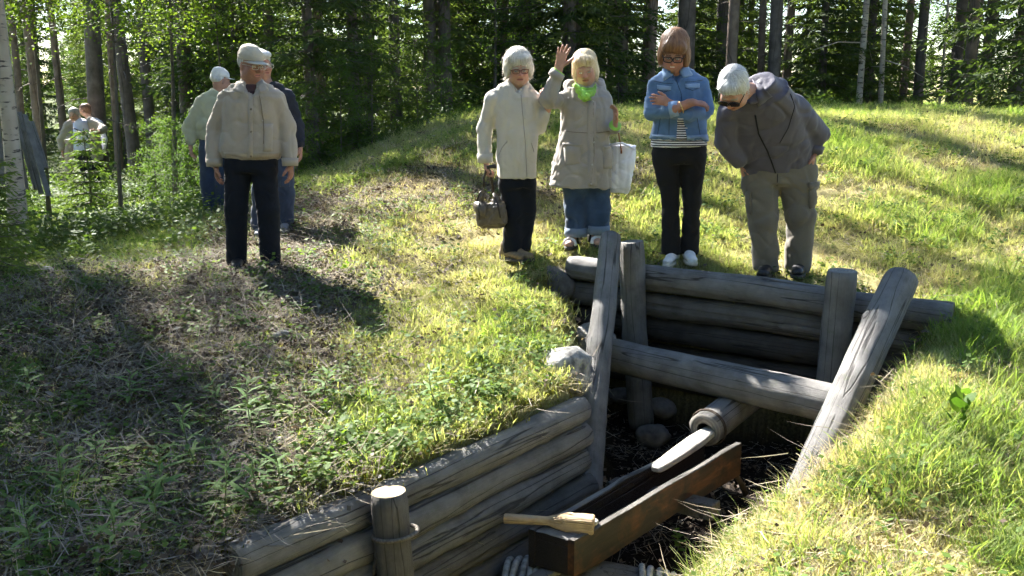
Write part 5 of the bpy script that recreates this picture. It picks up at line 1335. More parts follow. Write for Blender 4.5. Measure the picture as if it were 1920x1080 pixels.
def denim_woman():
    p = Person('smiling brown-haired woman with arms crossed in denim jacket and black trousers', gnd(1275, 490), 6.83)
    p.body((1264, 99, -.04), -14, 26, -3, (1268, 138, .02),
           [([(1273, 275, 0), (1272, 200, 0), (1270, 152, 0)], [.09, .11, .06]), ([(1270, 175, 0), (1232, 172, 0), (1223, 212, -.05), (1262, 204, -.19), (1300, 192, -.205)], [.05, .045, .04, .036, .027]),
            ([(1270, 175, 0), (1310, 170, 0), (1322, 210, -.04), (1285, 214, -.16), (1250, 196, -.17)], [.05, .045, .04, .036, .027]),
            ([(1252, 290, 0), (1257, 380, 0), (1258, 475, 0)], [.08, .055, .035]), ([(1296, 290, 0), (1297, 378, 0), (1294, 465, .02)], [.08, .055, .035])],
           [dict(w=(1298, 192, -.21), d=(1, 0.25, -0.14), palm=(0.15, 0.5, -.85), thumb=(0.2, 0.6, 0.8), curl=.42, size=.92, arm=(1266, 204, -.21), ar=.037),
            dict(w=(1254, 192, -.165), d=(-1, -0.12, 0.22), palm=(-.2, .9, -.2), thumb=(0, 0.2, 1), curl=.35, size=.84)],
           skin=(0.395, 0.206, 0.134), hs=1.02, brow=(0.16, 0.09, 0.05), teeth=True, fat=0.94)
    p.hair([((0, -0.025, 0.062), (0.098, 0.116, 0.100)), ((0.080, -.01, -.03), (.032, .07, .085)), ((-0.080, -.01, -.02), (.032, .07, .08)), ((0, -.075, -.02), (.08, .05, .08)), ((0.0, .065, .080), (.072, .042, .040)), ((-0.04, .06, .06), (.04, .035, .035)), ((0.045, .055, .06), (.04, .035, .035))],
           [((0, 0.12, -0.045), (0.064, 0.085, 0.085))], (0.085, 0.038, 0.017), (0.30, 0.15, 0.065), 260, 0.035, strand=.0045, seed=13)
    p.glasses(M['frame_dark'], M['lens_tint'], w=.029, hgt=.019, r=.0038)
    p.garment('trousers', [[(1224, 1324, 266, 0, .115), (1222, 1325, 292, 0, .12), (1226, 1322, 306, 0, .11)]], [([(1250, 305, 0), (1257, 380, -.01), (1258, 478, 0)], [.096, .064, .070], .02), ([(1298, 305, 0), (1297, 378, -.01), (1294, 472, .02)], [.096, .064, .068], .02)], [((1275, 478, 0), (0, 0, -1))], M['black_cloth'], amp=.005)
    feet(p, [((1262, 478), (1252, 499)), ((1291, 474), (1301, 497))], M['shoe_white'], M['sole_lt'], w=.041)
    s_ = p.garment('striped_top', [[(1220, 1326, 275, 0, .132), (1221, 1325, 255, 0, .130), (1228, 1318, 220, 0, .118), (1240, 1300, 160, 0, .09)]], (), (), M['stripes'], amp=.003)
    j = p.garment('denim_jacket', [[(1216, 1329, 262, 0, .142), (1222, 1326, 238, 0, .132), (1224, 1324, 205, 0, .128), (1221, 1322, 175, 0, .125), (1224, 1318, 157, 0, .112), (1236, 1304, 144, .01, .095), (1248, 1292, 133, .025, .08), (1256, 1283, 123, .035, .058)]],
                  [([(1229, 164, 0), (1222, 210, -.05), (1264, 205, -.185)], [.063, .060, .050], .013), ([(1314, 162, 0), (1323, 208, -.04), (1285, 215, -.15)], [.063, .060, .053], .013), ([(1285, 215, -.15), (1258, 204, -.15)], [.056, .052], .03)] + p.yoke([((1252, 138, .03), (1231, 157, 0)), ((1287, 137, .03), (1312, 155, 0))], .042, .054), (), M['denim'], amp=.006, vert=.003, freq=9, subs=[([(1266, 122, -.04), (1268, 138, -.065), (1269, 154, -.11)], [.042, .032, .008])])
    neck_collar(p, p.P((1268, 139, .02)), .074, .076, -.05, .012, .013, M['denim'], j, gap=24, tall=.028)
    p.patch('collar_leaf', ('denim_jacket', 'collar'), [(1240, 118), (1256, 138), (1262, 140), (1245, 152)], M['denim_lt'], j, .012, nx=5, ny=5)
    p.patch('collar_leaf', ('denim_jacket', 'collar'), [(1276, 136), (1283, 118), (1298, 142), (1281, 146)], M['denim_lt'], j, .012, nx=5, ny=5)
    p.patch('front_opening', 'denim_jacket', [(1271, 222), (1281, 222), (1288, 262), (1268, 262)], M['stripes'], s_, .006, nx=3, ny=10)
    p.strip('placket_seam', 'denim_jacket', [(1268, 150), (1277, 175), (1279, 198)], .0028, M['jeans_mid'], j, off=.002)
    for q in ([(1232, 159), (1259, 162), (1258, 170), (1246, 173), (1233, 168)], [(1284, 158), (1312, 156), (1311, 165), (1298, 170), (1285, 165)]):
        p.patch('pocket_flap', 'denim_jacket', [q[0], q[1], q[2], q[4]], M['denim_lt'], j, .006, nx=6, ny=3)
        p.strip('stitching', 'denim_jacket', [q[4], q[3], q[2]], .0024, M['jeans_mid'], j, off=.006)
    p.strip('yoke_seam', 'denim_jacket', [(1226, 152), (1245, 156), (1262, 157)], .0024, M['jeans_mid'], j, off=.001)
    p.strip('yoke_seam', 'denim_jacket', [(1284, 154), (1300, 153), (1318, 150)], .0024, M['jeans_mid'], j, off=.001)
    for (a, b) in (((1238, 222), (1232, 260)), ((1307, 222), (1314, 260)), ((1255, 222), (1254, 260))): p.strip('seam', 'denim_jacket', [a, b], .0024, M['jeans_mid'], j, off=.001)
    p.patch('hem_band', 'denim_jacket', [(1218, 252), (1268, 254), (1268, 263), (1217, 263)], M['denim_lt'], j, .005, nx=8, ny=2)
    p.patch('hem_band', 'denim_jacket', [(1288, 254), (1326, 252), (1328, 263), (1288, 263)], M['denim_lt'], j, .005, nx=6, ny=2)
    a, b = p.P((1256, 206, -.178)), p.P((1272, 203, -.196)); MB().tube([a, b], [.056, .052], 20).build('cuff', M['denim_lt'], j)
    c0 = p.P((1277, 201, -.205)); d0 = nrm(p.P((1298, 192, -.21)) - c0); s0 = nrm(np.cross(d0, (0, 0, 1))); u0 = np.cross(s0, d0)
    MB().tube([c0 + .040 * (math.cos(t) * s0 + math.sin(t) * u0) for t in np.linspace(0, 2 * math.pi, 17)], .0045, 6, cap=False).build('bracelet', M['gold'], p.root)
    return p

def bending_man():
    p = Person('grey-haired man in dark grey jacket and cargo trousers bending forward with hands in pockets', gnd(1470, 520), 6.47)
    p.body((1375, 167, -.42), -34, 54, -6, (1406, 176, -.26),
           [([(1459, 320, .1), (1448, 260, 0), (1425, 195, -.18), (1408, 176, -.25)], [.12, .13, .12, .07]), ([(1430, 205, -.16), (1486, 206, -.10), (1534, 250, .02), (1526, 286, .03)], [.05, .055, .045, .03]),
            ([(1430, 205, -.16), (1368, 216, -.16), (1358, 266, -.1), (1384, 302, -.04)], [.05, .055, .045, .03]),
            ([(1428, 345, .05), (1430, 410, 0), (1436, 495, 0)], [.1, .07, .045]), ([(1490, 345, .05), (1501, 405, 0), (1496, 503, 0)], [.1, .07, .045])],
           [dict(w=(1527, 284, .03), d=(-0.25, -0.1, -1), palm=(-1, 0, 0), thumb=(0, -1, 0), curl=.5), dict(w=(1390, 304, .06), d=(0.3, 0.2, -1), palm=(1, 0, 0), thumb=(0, -1, 0), curl=.5)],
           skin=(0.420, 0.231, 0.168), hs=1.05, brow=(0.3, 0.28, 0.26), fat=1.08)
    p.hair([((0, -0.025, 0.042), (0.087, 0.104, 0.092)), ((0.0, .055, .088), (.06, .045, .035)), ((0.068, -.01, -.0), (.022, .045, .05)), ((-0.068, -.01, -.0), (.022, .045, .05)), ((0, -.07, -.02), (.07, .045, .07))],
           [((0, 0.125, -0.035), (0.075, 0.09, 0.10)), ((.085, .01, -.03), (.022, .03, .035)), ((-.085, .01, -.03), (.022, .03, .035))], (0.26, 0.255, 0.25), (0.70, 0.69, 0.67), 240, 0.028, strand=.004, seed=21)
    p.glasses(M['frame_dark'], M['lens_dark'], w=.031, hgt=.020, r=.003)
    t = p.garment('cargo_trousers', [[(1391, 1529, 296, .1, .165), (1389, 1532, 325, .09, .17), (1393, 1528, 352, .07, .15)]],
                  [([(1426, 350, .05), (1430, 410, 0), (1437, 500, 0)], [.122, .098, .09], .03), ([(1493, 350, .05), (1501, 405, 0), (1496, 508, 0)], [.122, .098, .09], .03)], [((1470, 509, 0), (0, 0, -1))], M['grey_trouser'], amp=.009, freq=7)
    p.patch('cargo_pocket', 'cargo_trousers', [(1514, 348), (1534, 345), (1537, 388), (1518, 392)], M['grey_trouser'], t, .012, nx=4, ny=5, bulge=.014)
    p.patch('pocket_flap', 'cargo_trousers', [(1513, 343), (1534, 340), (1536, 353), (1515, 357)], M['grey_trouser'], t, .02, nx=4, ny=2)
    p.patch('cargo_pocket', 'cargo_trousers', [(1399, 358), (1408, 360), (1410, 402), (1402, 400)], M['grey_trouser'], t, .012, nx=4, ny=5, bulge=.014)
    p.strip('fly_seam', 'cargo_trousers', [(1458, 326), (1457, 348)], .003, M['black_cloth'], t, off=.001)
    feet(p, [((1437, 500), (1431, 516)), ((1498, 506), (1494, 526))], M['shoe_black'], M['sole'], w=.048)
    j = p.garment('jacket', [[(1390, 1524, 313, .09, .165), (1384, 1522, 280, .04, .165), (1372, 1508, 240, -.05, .155), (1362, 1498, 208, -.13, .145), (1362, 1482, 184, -.20, .13), (1372, 1458, 166, -.245, .11), (1386, 1436, 160, -.27, .085)]],
                  [([(1488, 200, -.12), (1533, 250, .02), (1526, 278, .03)], [.092, .082, .062], .016), ([(1366, 214, -.17), (1358, 266, -.09), (1384, 300, -.04)], [.084, .072, .058], .016)], (), M['grey_jacket'], amp=.009, vert=.003, freq=6.5)
    p.strip('zip', 'jacket', [(1416, 216), (1422, 250), (1440, 285), (1454, 324)], .0055, M['black_cloth'], j, off=.003)
    nk = p.P((1404, 172, -.27)); neck_collar(p, nk, .095, .09, -.07, .05, .016, M['grey_jacket'], j, gap=20, tall=.03, ax=-.5)
    p.patch('collar_leaf', ('jacket', 'collar'), [(1412, 150), (1432, 165), (1447, 180), (1421, 198)], M['grey_jacket'], j, .014, nx=5, ny=5)
    neck_collar(p, nk + np.array([-.015, -.01, -.005]), .078, .075, -.06, .03, .012, M['shirt_blue'], p.root, gap=12, tall=.02, ax=-.5, name='shirt_collar')
    p.strip('sleeve_seam', 'jacket', [(1482, 176), (1490, 200), (1478, 240), (1462, 268)], .003, M['black_cloth'], j, off=.001)
    a = p.P((1526, 280, .03)); MB().tube([a + np.array([.004, 0, .03]), a + np.array([-.006, 0, -.025])], [.068, .062], 20).build('cuff', M['grey_jacket'], j)
M['skin_plain'] = m_plain('skin_plain', (0.47, 0.27, 0.19), 0.6, 0.1, 30)
man_in_cap(); man_white_cap(); man_dark_jacket(); far_women(); grey_woman(); scarf_woman(); denim_woman(); bending_man()
# ------------------------------------------------------------------ trees
M['bark_dk'] = m_wood('dark_bark', (0.028, 0.022, 0.018), (0.075, 0.062, 0.052), (0.15, 0.13, 0.115), stretch=5, crack=0.5, fine=2.0)
M['bark_pine'] = m_wood('pine_bark', (0.05, 0.035, 0.025), (0.13, 0.095, 0.07), (0.23, 0.18, 0.14), stretch=4, crack=0.5, fine=2.0)
def _birch():
    m, nt, b, N = newmat('birch_bark')
    v = mapping(nt, (3, 3, 14)); v2 = mapping(nt, (1, 1, 1))
    f = noise(nt, 2.2, 4, v, 0.6); g = noise(nt, 3.0, 3, v2)
    base = ramp(nt, g, [(0.3, (0.30, 0.25, 0.19)), (0.7, (0.48, 0.43, 0.36))])
    nt.links.new(mixc(nt, ramp(nt, f, [(0.56, (0, 0, 0)), (0.63, (1, 1, 1))]), base, (0.05, 0.04, 0.035)), b.inputs['Base Color'])
    b.inputs['Roughness'].default_value = 0.7; bump(nt, b, f, 0.5, 0.01); return m
M['bark_birch'] = _birch()
M['needle'] = m_leaf('spruce_needles', (0.036, 0.060, 0.024), (0.100, 0.132, 0.046), 0.40, 0.55, tcol=(1.6, 1.7, 0.6))
M['needle_lt'] = m_leaf('young_needles', (0.060, 0.105, 0.030), (0.125, 0.175, 0.055), 0.38, 0.55)
M['leaf'] = m_leaf('broad_leaves', (0.050, 0.105, 0.020), (0.110, 0.175, 0.038), 0.5, 0.45)
M['leaf_yel'] = m_leaf('birch_leaves', (0.080, 0.135, 0.022), (0.155, 0.205, 0.042), 0.5, 0.45)
def quads_mesh(name, C, U, W, mat):
    """many small leaf-shaped quads: centre line C..C+U with half width W, tapered tip"""
    n = len(C); V = np.empty((n, 4, 3), np.float32)
    V[:, 0] = C; V[:, 1] = C + U * 0.45 - W; V[:, 2] = C + U; V[:, 3] = C + U * 0.45 + W
    me = mesh_np(name, V.reshape(-1, 3), np.arange(4 * n).reshape(n, 4), smooth=False); me.materials.append(mat); return me
def unit(a): return a / (np.linalg.norm(a, axis=-1, keepdims=True) + 1e-9)
def tube_mesh(name, tubes, mat, n=8):
    mb = MB()
    for (pts, rs) in tubes: mb.tube(pts, rs, n)
    me = mesh_np(name, np.concatenate(mb.V), mb.Q); me.materials.append(mat); return me
def spruce(seed, H, R, base=0.15, sp=0.26, mat='needle', fine=0.06, tw=0.017, tl=0.15, trunk=None, dens=1.0):
    rg = np.random.default_rng(seed); C = []; U = []; tubes = []
    r0 = trunk or 0.012 * H + 0.02
    tubes.append(([(0, 0, -0.3), (0, 0, 0.1), (0.02, 0.01, H * 0.4), (0, 0.02, H * 0.75), (0, 0, H)], [r0 * 1.35, r0 * 1.1, r0 * 0.75, r0 * 0.4, 0.006]))
    z = base
    while z < H * 0.985:
        f = 1 - z / H; L0 = R * (f ** 0.75) * (0.85 + 0.15 * math.sin(z * 7)) + 0.06; nb = rg.integers(5, 8)
        low = np.clip(1 - (z - base) / (0.25 * H), 0, 1)
        for k in range(nb):
            if low > 0.3 and rg.random() < 0.25: continue
            a = 2 * math.pi * (k + rg.uniform(-.3, .3)) / nb; L = L0 * rg.uniform(.7, 1.1)
            dr = np.array([math.cos(a), math.sin(a), 0]); sd = np.array([-math.sin(a), math.cos(a), 0]); droop = rg.uniform(.22, .42) * (0.5 + 0.8 * (1 - f) * 0 + 0.6 * f)
            m = max(3, int(L / fine * dens)); s = (np.arange(m) + .5) / m
            P = np.array([0, 0, z]) + dr * (s * L)[:, None]; P[:, 2] += L * (0.18 * s - droop * 1.5 * s ** 1.6 + 0.22 * s ** 4)
            tubes.append(([np.array([0, 0, z])] + [P[int(q)] for q in np.linspace(0, m - 1, 4)], [0.012 + .008 * L, 0.010, 0.008, 0.005, 0.003]))
            for sg in (-1, 1):
                tlen = (0.42 * L * (1 - s) * (0.4 + s * 1.2) + 0.07) * rg.uniform(.7, 1.15, m)
                d = unit(dr * rg.uniform(.45, .8, m)[:, None] + sg * sd * rg.uniform(.6, 1.0, m)[:, None] + np.array([0, 0, -1]) * rg.uniform(.05, .55, m)[:, None])
                for q in range(int(math.ceil(tlen.max() / tl * 1.3)) + 1):
                    st = q * tl * 0.72; ok = st < tlen
                    if not ok.any(): break
                    c = P[ok] + d[ok] * st + rg.normal(0, .012, (ok.sum(), 3)); c[:, 2] -= (st ** 2) * 0.6
                    u = unit(d[ok] + rg.normal(0, .28, (ok.sum(), 3)) + np.array([0, 0, -.12 - .5 * st])) * tl * rg.uniform(.7, 1.2, ok.sum())[:, None]
                    C.append(c); U.append(u)
            C.append(P + rg.normal(0, .01, (m, 3))); U.append(unit(dr + rg.normal(0, .3, (m, 3))) * tl)
        z += sp * rg.uniform(.75, 1.2) * (0.55 + 0.45 * f)
    C = np.concatenate(C); U = np.concatenate(U)
    W = unit(np.cross(U, rg.normal(0, 1, U.shape))) * tw * rg.uniform(.7, 1.3, len(C))[:, None]
    return tube_mesh('trunk', tubes, M['bark_dk'], 7), quads_mesh('crown', C, U, W, M[mat])
def pine(seed, H, cb, r0, mat='bark_dk', R=1.1, lean=0.0, nleaf=900, stubs=10):
    rg = np.random.default_rng(seed); lx, ly = rg.uniform(-.02, .02, 2); lx += lean
    ax = lambda z: np.array([lx * z + .05 * math.sin(z * .5 + seed), ly * z + .04 * math.cos(z * .4 + seed), z])
    zs = [-0.4, 0.0, 0.25] + list(np.linspace(0.8, H, 14))
    tubes = [([ax(z) for z in zs], [r0 * (1.5 if z < 0.1 else 1.12 if z < .5 else 1 - .85 * max(0, z) / H) for z in zs])]
    for i in range(stubs):                                    # dead side twigs
        z = rg.uniform(1.0, min(cb, 9)); a = rg.uniform(0, 6.28); L = rg.uniform(.3, 1.3); p = ax(z)
        d = np.array([math.cos(a), math.sin(a), rg.uniform(-.35, .1)])
        tubes.append(([p, p + d * L * .5, p + d * L + np.array([0, 0, -.15 * L])], [.014, .009, .004]))
    C = []; U = []
    for i in range(16):
        z = rg.uniform(cb, H); a = rg.uniform(0, 6.28); L = R * (1 - .55 * (z - cb) / max(.1, H - cb)) * rg.uniform(.5, 1); p = ax(z)
        e = p + np.array([math.cos(a) * L, math.sin(a) * L, rg.uniform(-.1, .5)]); tubes.append(([p, (p + e) / 2 + np.array([0, 0, -.1]), e], [.03, .02, .008]))
        m = nleaf // 16; t = rg.uniform(.35, 1.1, m)[:, None]
        C.append(p + (e - p) * t + rg.normal(0, .28, (m, 3))); U.append(unit(rg.normal(0, 1, (m, 3)) + np.array([0, 0, .4])) * .2)
    C = np.concatenate(C); U = np.concatenate(U); W = unit(np.cross(U, rg.normal(0, 1, U.shape))) * .03
    return tube_mesh('trunk', tubes, M[mat], 12), quads_mesh('crown', C, U, W, M['needle'])
def leafy(seed, H, r0, cb, R, nl, ls=0.05, mat='leaf', bark='bark_dk', lean=0.0, off=(0, 0), nb=22, top=None):
    """broad-leaved tree or bush with limbs and separate leaves"""
    rg = np.random.default_rng(seed); tubes = []
    ax = lambda z: np.array([lean * z + .06 * math.sin(z * .7 + seed), .05 * math.cos(z * .6 + seed), z])
    zs = np.concatenate([[-0.3], np.linspace(0, H * .96, 9)])
    tubes.append(([ax(z) for z in zs], [r0 * (1.2 if z < .1 else 1 - .9 * max(z, 0) / H) for z in zs]))
    tips = []
    for i in range(nb):
        z = cb + (H - cb) * (i + rg.uniform(0, 1)) / nb * .97; a = i * 2.4 + rg.uniform(-.5, .5); f = (z - cb) / (H - cb)
        L = R * (math.sin(math.pi * min(1, .22 + .72 * f)) ** .7) * rg.uniform(.6, 1.15); p = ax(z)
        d = np.array([math.cos(a) + off[0], math.sin(a) + off[1], rg.uniform(-.1, .55)]); pts = [p]
        for q in range(1, 5): pts.append(p + d * L * q / 4 + np.array([rg.normal(0, .05), rg.normal(0, .05), -.08 * L * (q / 4) ** 2]))
        tubes.append((pts, [max(.006, r0 * .35), max(.005, r0 * .25), .006, .004, .002]))
        for q in range(1, 5):
            for w in range(3):
                e = pts[q] + rg.normal(0, .22 * L + .06, 3) * np.array([1, 1, .7]); tips.append((pts[q], e))
                tubes.append(([pts[q], (pts[q] + e) / 2 + rg.normal(0, .02, 3), e], [.004, .003, .0015]))
    tips = np.array(tips); k = rg.integers(0, len(tips), nl); t = rg.uniform(.1, 1.1, nl)[:, None]
    C = tips[k, 0] * (1 - t) + tips[k, 1] * t + rg.normal(0, .05 + .03 * R, (nl, 3))
    U = unit(rg.normal(0, 1, (nl, 3)) * np.array([1, 1, .5]) + np.array([0, 0, -.25])) * ls * rg.uniform(.7, 1.3, nl)[:, None]
    W = unit(np.cross(U, rg.normal(0, .5, U.shape) + np.array([0, 0, 1]))) * ls * .36
    return tube_mesh('trunk', tubes, M[bark], 7), quads_mesh('crown', C, U, W, M[mat])
PROTO = {}
def proto(key):
    if key not in PROTO:
        PROTO[key] = TREES[key]()
    return PROTO[key]
TREES = {
    'sA': lambda: spruce(1, 7.5, 1.8, .35, sp=.32, dens=.85), 'sB': lambda: spruce(2, 6.0, 1.5, .05), 'sC': lambda: spruce(3, 8.5, 1.6, .7, sp=.34, dens=.85),
    'sD': lambda: spruce(4, 4.2, 1.3, .05, sp=.2, mat='needle_lt'), 'sE': lambda: spruce(6, 9.0, 2.0, .45, sp=.36, dens=.85),
    'pA': lambda: pine(11, 28.5, 26.2, .13), 'pB': lambda: pine(12, 28.5, 26.2, .095, 'bark_pine'), 'pC': lambda: pine(13, 28.5, 26.2, .16), 'pD': lambda: pine(14, 28.5, 26.2, .07, 'bark_dk', stubs=22),
    'pE': lambda: pine(15, 28.5, 26.2, .075, 'bark_pine', lean=.03), 'pF': lambda: pine(16, 28.5, 26.2, .055, 'bark_birch', stubs=8),
    'lA': lambda: leafy(21, 6.0, .045, 1.0, 1.5, 7000, .055, 'leaf'), 'lB': lambda: leafy(22, 7.0, .05, 1.6, 1.7, 7000, .05, 'leaf_yel'),
    'lH': lambda: leafy(24, 4.9, .035, 2.75, 1.7, 5000, .055, 'leaf_yel', nb=18),
    'lC': lambda: leafy(23, 3.2, .025, .3, .9, 3500, .05, 'leaf', nb=14), 'birch': lambda: leafy(31, 9.5, .088, 2.7, 1.9, 8000, .06, 'leaf_yel', 'bark_birch', 0.0, (-.75, -.35), nb=26),
    'shade2': lambda: leafy(34, 12.5, .12, 5.6, 2.2, 9000, .085, 'leaf', nb=30),
    'shade': lambda: leafy(33, 10.5, .12, 2.2, 2.3, 9000, .085, 'leaf', nb=30),
    'sap': lambda: spruce(41, 1.05, .62, .10, sp=.15, mat='needle_lt', fine=.035, tw=.0075, tl=.07, trunk=.014), 'bush': lambda: spruce(42, 2.3, 1.15, .05, sp=.16, mat='needle_lt', fine=.04, tw=.010, tl=.09, trunk=.03),
}
LABN = {'s': 'spruce_tree', 'p': 'pine_tree', 'l': 'leafy_tree', 'b': 'birch_tree'}
def tree(key, x, y, label, rz=None, sc=1.0, group=None, name=None, lean=(0, 0), cat='tree'):
    tm, cm = proto(key)
    o = empty(name or {'s': 'spruce_tree', 'p': 'pine_tree', 'l': 'leafy_tree', 'b': 'birch_tree'}[key[0]], (x, y, hz(x, y) - 0.02))
    o.rotation_euler = (lean[1], lean[0], RNG.uniform(0, 6.28) if rz is None else rz); o.scale = (sc, sc, sc)
    for nm, me in (('trunk', tm), ('crown', cm)):
        c = bpy.data.objects.new(nm, me); COL.objects.link(c); c.parent = o
    tag(o, label, cat, group); return o
def col_x(px, Y):
    """ground position below photo column px at distance Y"""
    x = (px - 960) / F * Y
    for _ in range(4):
        z = hz(x, Y); x = (px - 960) / F * (Y * cP + (CZ - z) * sP)
    return x
SN = np.array([SH[1], -SH[0]]); TAN = math.tan(SUN_EL)
LITPTS = np.array([(-1.6, 6.9), (-0.7, 5.5), (-0.3, 4.9), (-1.0, 6.0), (-1.3, 7.3), (-1.7, 8.2), (-0.2, 5.6), (-2.0, 7.4), (-1.2, 6.2), (-.4, 6.2), (0, 7.2), (0.6, 7.2), (1.2, 6.8), (1.9, 6.4), (2.6, 5.6), (0.4, 5.3), (1.6, 4.2), (1.8, 3.3), (2.6, 4.2), (3.4, 6.2), (3.5, 7.6), (1.0, 8.4), (-1.0, 8.6), (-2.2, 9.2), (2.4, 8.6), (0.2, 6.2), (-.6, 7.6), (4.5, 8.0)])
def blocks(x, y, zb, zt, R):
    d = np.array([x, y]) - LITPTS; t = d @ SH; lat = np.abs(d @ SN)
    zr = height(LITPTS[:, 0], LITPTS[:, 1], False) + 0.6 + t * TAN - hz(x, y, False)
    rr = R * np.clip(1.05 - np.clip(zr - zb, 0, None) / max(zt - zb, .1), .15, 1)
    return bool(np.any((t > 0) & (lat < rr) & (zr > zb - .3) & (zr < zt + .2)))
# trunks one can tell apart, by photo column, distance, kind
left = [(86, 22.0, 'pB', 'dark straight trunk left of the grey-haired woman at the forest edge', 1.05), (194, 21.2, 'pC', 'thick dark trunk just right of the far women', 1.15), (222, 24.0, 'pB', 'thin black trunk between two thicker trunks right of the far women', 1.0),
        (262, 22.8, 'pA', 'grey leaning trunk with a pale birch curl, fourth from the far women', 1.15), (294, 24.5, 'pA', 'slender dark trunk halfway between the far women and the white-capped man', 1.05), (356, 19.0, 'pC', 'dark thick trunk above the white-capped man', .95),
        (418, 21.5, 'pB', 'trunk rising behind the peaked cap', .95), (128, 27.0, 'pB', 'thin far trunk behind the leaning far woman', 1.1), (48, 24.5, 'pB', 'trunk beyond the birch at the left edge', 1.0)]
for px, Y, k, lab, sc in left:
    x = col_x(px, Y); tree(k, x, Y, lab, sc=sc, group='tall trunks of the left forest edge', lean=(-.05 if px in (194, 262) else -.015, 0))
right = [(1281, 19.0, 'pC', 'thick dark trunk directly behind the brown-haired woman', 1.1), (1342, 21.0, 'pA', 'dark trunk between the brown-haired woman and the bending man', 1.0), (1360, 24.0, 'pD', 'thin pale-edged trunk left of the bending man', 1.0), (1402, 23.0, 'pD', 'thin dark trunk above the bending man\'s head', 1.1),
         (1424, 20.0, 'pB', 'sunlit-edged trunk above the bending man\'s neck', .8), (1449, 18.6, 'pA', 'stout trunk above the bending man\'s back', .95), (1463, 19.4, 'pB', 'trunk standing close right of the stout one above the bending man', .9), (1569, 21.0, 'pD', 'thin dark trunk among the young spruces right of the bending man', .95),
         (1590, 22.0, 'pD', 'second thin trunk among the young spruces', 1.0), (1611, 18.4, 'pF', 'pale grey slim trunk right of the young spruces', 1.1), (1648, 18.6, 'pF', 'slim pale birch trunk leaning right', .9), (1686, 20.5, 'pB', 'brown trunk right of the leaning birch', .95),
         (1713, 19.5, 'pA', 'dark trunk with rough bark before the meadow gap', .8), (1752, 20.0, 'pF', 'hair-thin sapling trunk in the meadow gap', .55), (1799, 18.8, 'pB', 'dark trunk left of the pair at the right edge', 1.1), (1812, 20.0, 'pD', 'slim trunk between the two dark trunks near the right edge', 1.1), (1829, 19.2, 'pA', 'thick dark trunk near the right edge', .95),
         (1212, 22.0, 'pA', 'dark trunk left of the brown-haired woman', 1.0), (1140, 20.0, 'pC', 'thick trunk above the blonde woman\'s shoulder', .9), (940, 19.0, 'pB', 'slim trunk above the white-haired woman', .9), (612, 15.6, 'pB', 'dark trunk inside the dense spruces right of the walking men', .95), (700, 16.4, 'pD', 'thin trunk left of the mound among drooping boughs', 1.1), (838, 17.2, 'pA', 'dark trunk between the dense spruces and the white-haired woman', .9), (740, 21.0, 'pD', 'thin trunk among the dense spruces', 1.0), (1063, 21.5, 'pA', 'dark trunk behind the raised hand', 1.0)]
for px, Y, k, lab, sc in right:
    tree(k, col_x(px, Y), Y, lab, sc=sc, group='trunks of the forest behind the mound', lean=((.05 if px == 1648 else 0), 0))
dense = [(590, 13.8, 'sA', 'dark dense spruce with drooping boughs right of the walking men', .85), (668, 14.8, 'sE', 'big dark spruce at the left foot of the mound', .75), (745, 16.6, 'sC', 'tall spruce with hanging twigs behind the mound\'s left slope', .88), (822, 17.6, 'sA', 'dense spruce left of the white-haired woman', .95),
         (890, 20.0, 'sE', 'dark spruce just left of the white-haired woman\'s head', .85), (985, 18.6, 'sC', 'spruce above the white-haired woman', 1.0), (1075, 18.0, 'sE', 'spruce behind the raised hand', 1.0), (1165, 18.5, 'sA', 'dense spruce between the blonde and the brown-haired woman', 1.0), (520, 17.0, 'sC', 'spruce above the dark-jacketed man', .95),
         (1535, 19.0, 'sB', 'young pale green spruce right of the bending man', .95), (1578, 20.0, 'sD', 'small light spruce with spreading boughs', 1.0), (1500, 21.5, 'sB', 'young spruce behind the bending man\'s shoulder', 1.0), (1645, 21.5, 'sD', 'small spruce behind the leaning birch', 1.1),
         (1895, 16.4, 'sE', 'big drooping spruce at the right edge', 1.0), (1940, 15.2, 'sC', 'pale drooping spruce cut by the right edge', 1.0), (1376, 23.0, 'sA', 'spruce between the brown-haired woman and the bending man', .9), (1310, 24.0, 'sC', 'dark spruce behind the brown-haired woman\'s shoulder', 1.0), (455, 18.5, 'sB', 'spruce behind the peaked cap', 1.0)]
for px, Y, k, lab, sc in dense:
    tree(k, col_x(px, Y), Y, lab, sc=sc, group='spruces at the forest edge')
broad = [(236, 13.0, 'lH', 'light green leafy tree arching over the far women', .9), (340, 14.2, 'lH', 'leafy tree with bright backlit leaves above the white-capped man', 1.1), (92, 14.0, 'lH', 'bright leafy boughs left of the far women', 1.05), (430, 15.5, 'lH', 'leafy tree behind the peaked cap', .9),
         (925, 17.4, 'lA', 'bright green leafy tree left of the raised hand', .8), (1765, 22.0, 'lA', 'fresh green leafy tree in the gap before the meadow', 1.1), (1590, 23.5, 'lA', 'leafy tree behind the young spruces', 1.2), (1440, 24.5, 'lB', 'leafy tree behind the stout trunk', 1.2), (1715, 24.0, 'lB', 'leafy tree far right behind the rough trunk', 1.0), (20, 13.4, 'lH', 'leafy tree beyond the birch at the left edge', 1.0)]
for px, Y, k, lab, sc in broad:
    tree(k, col_x(px, Y), Y, lab, sc=sc, group='leafy trees between the conifers')
bx0 = col_x(40, 9.4); tree('birch', bx0, 9.4, 'pale birch at the left edge with leaves overhead', rz=0.0, lean=(-.02, 0))
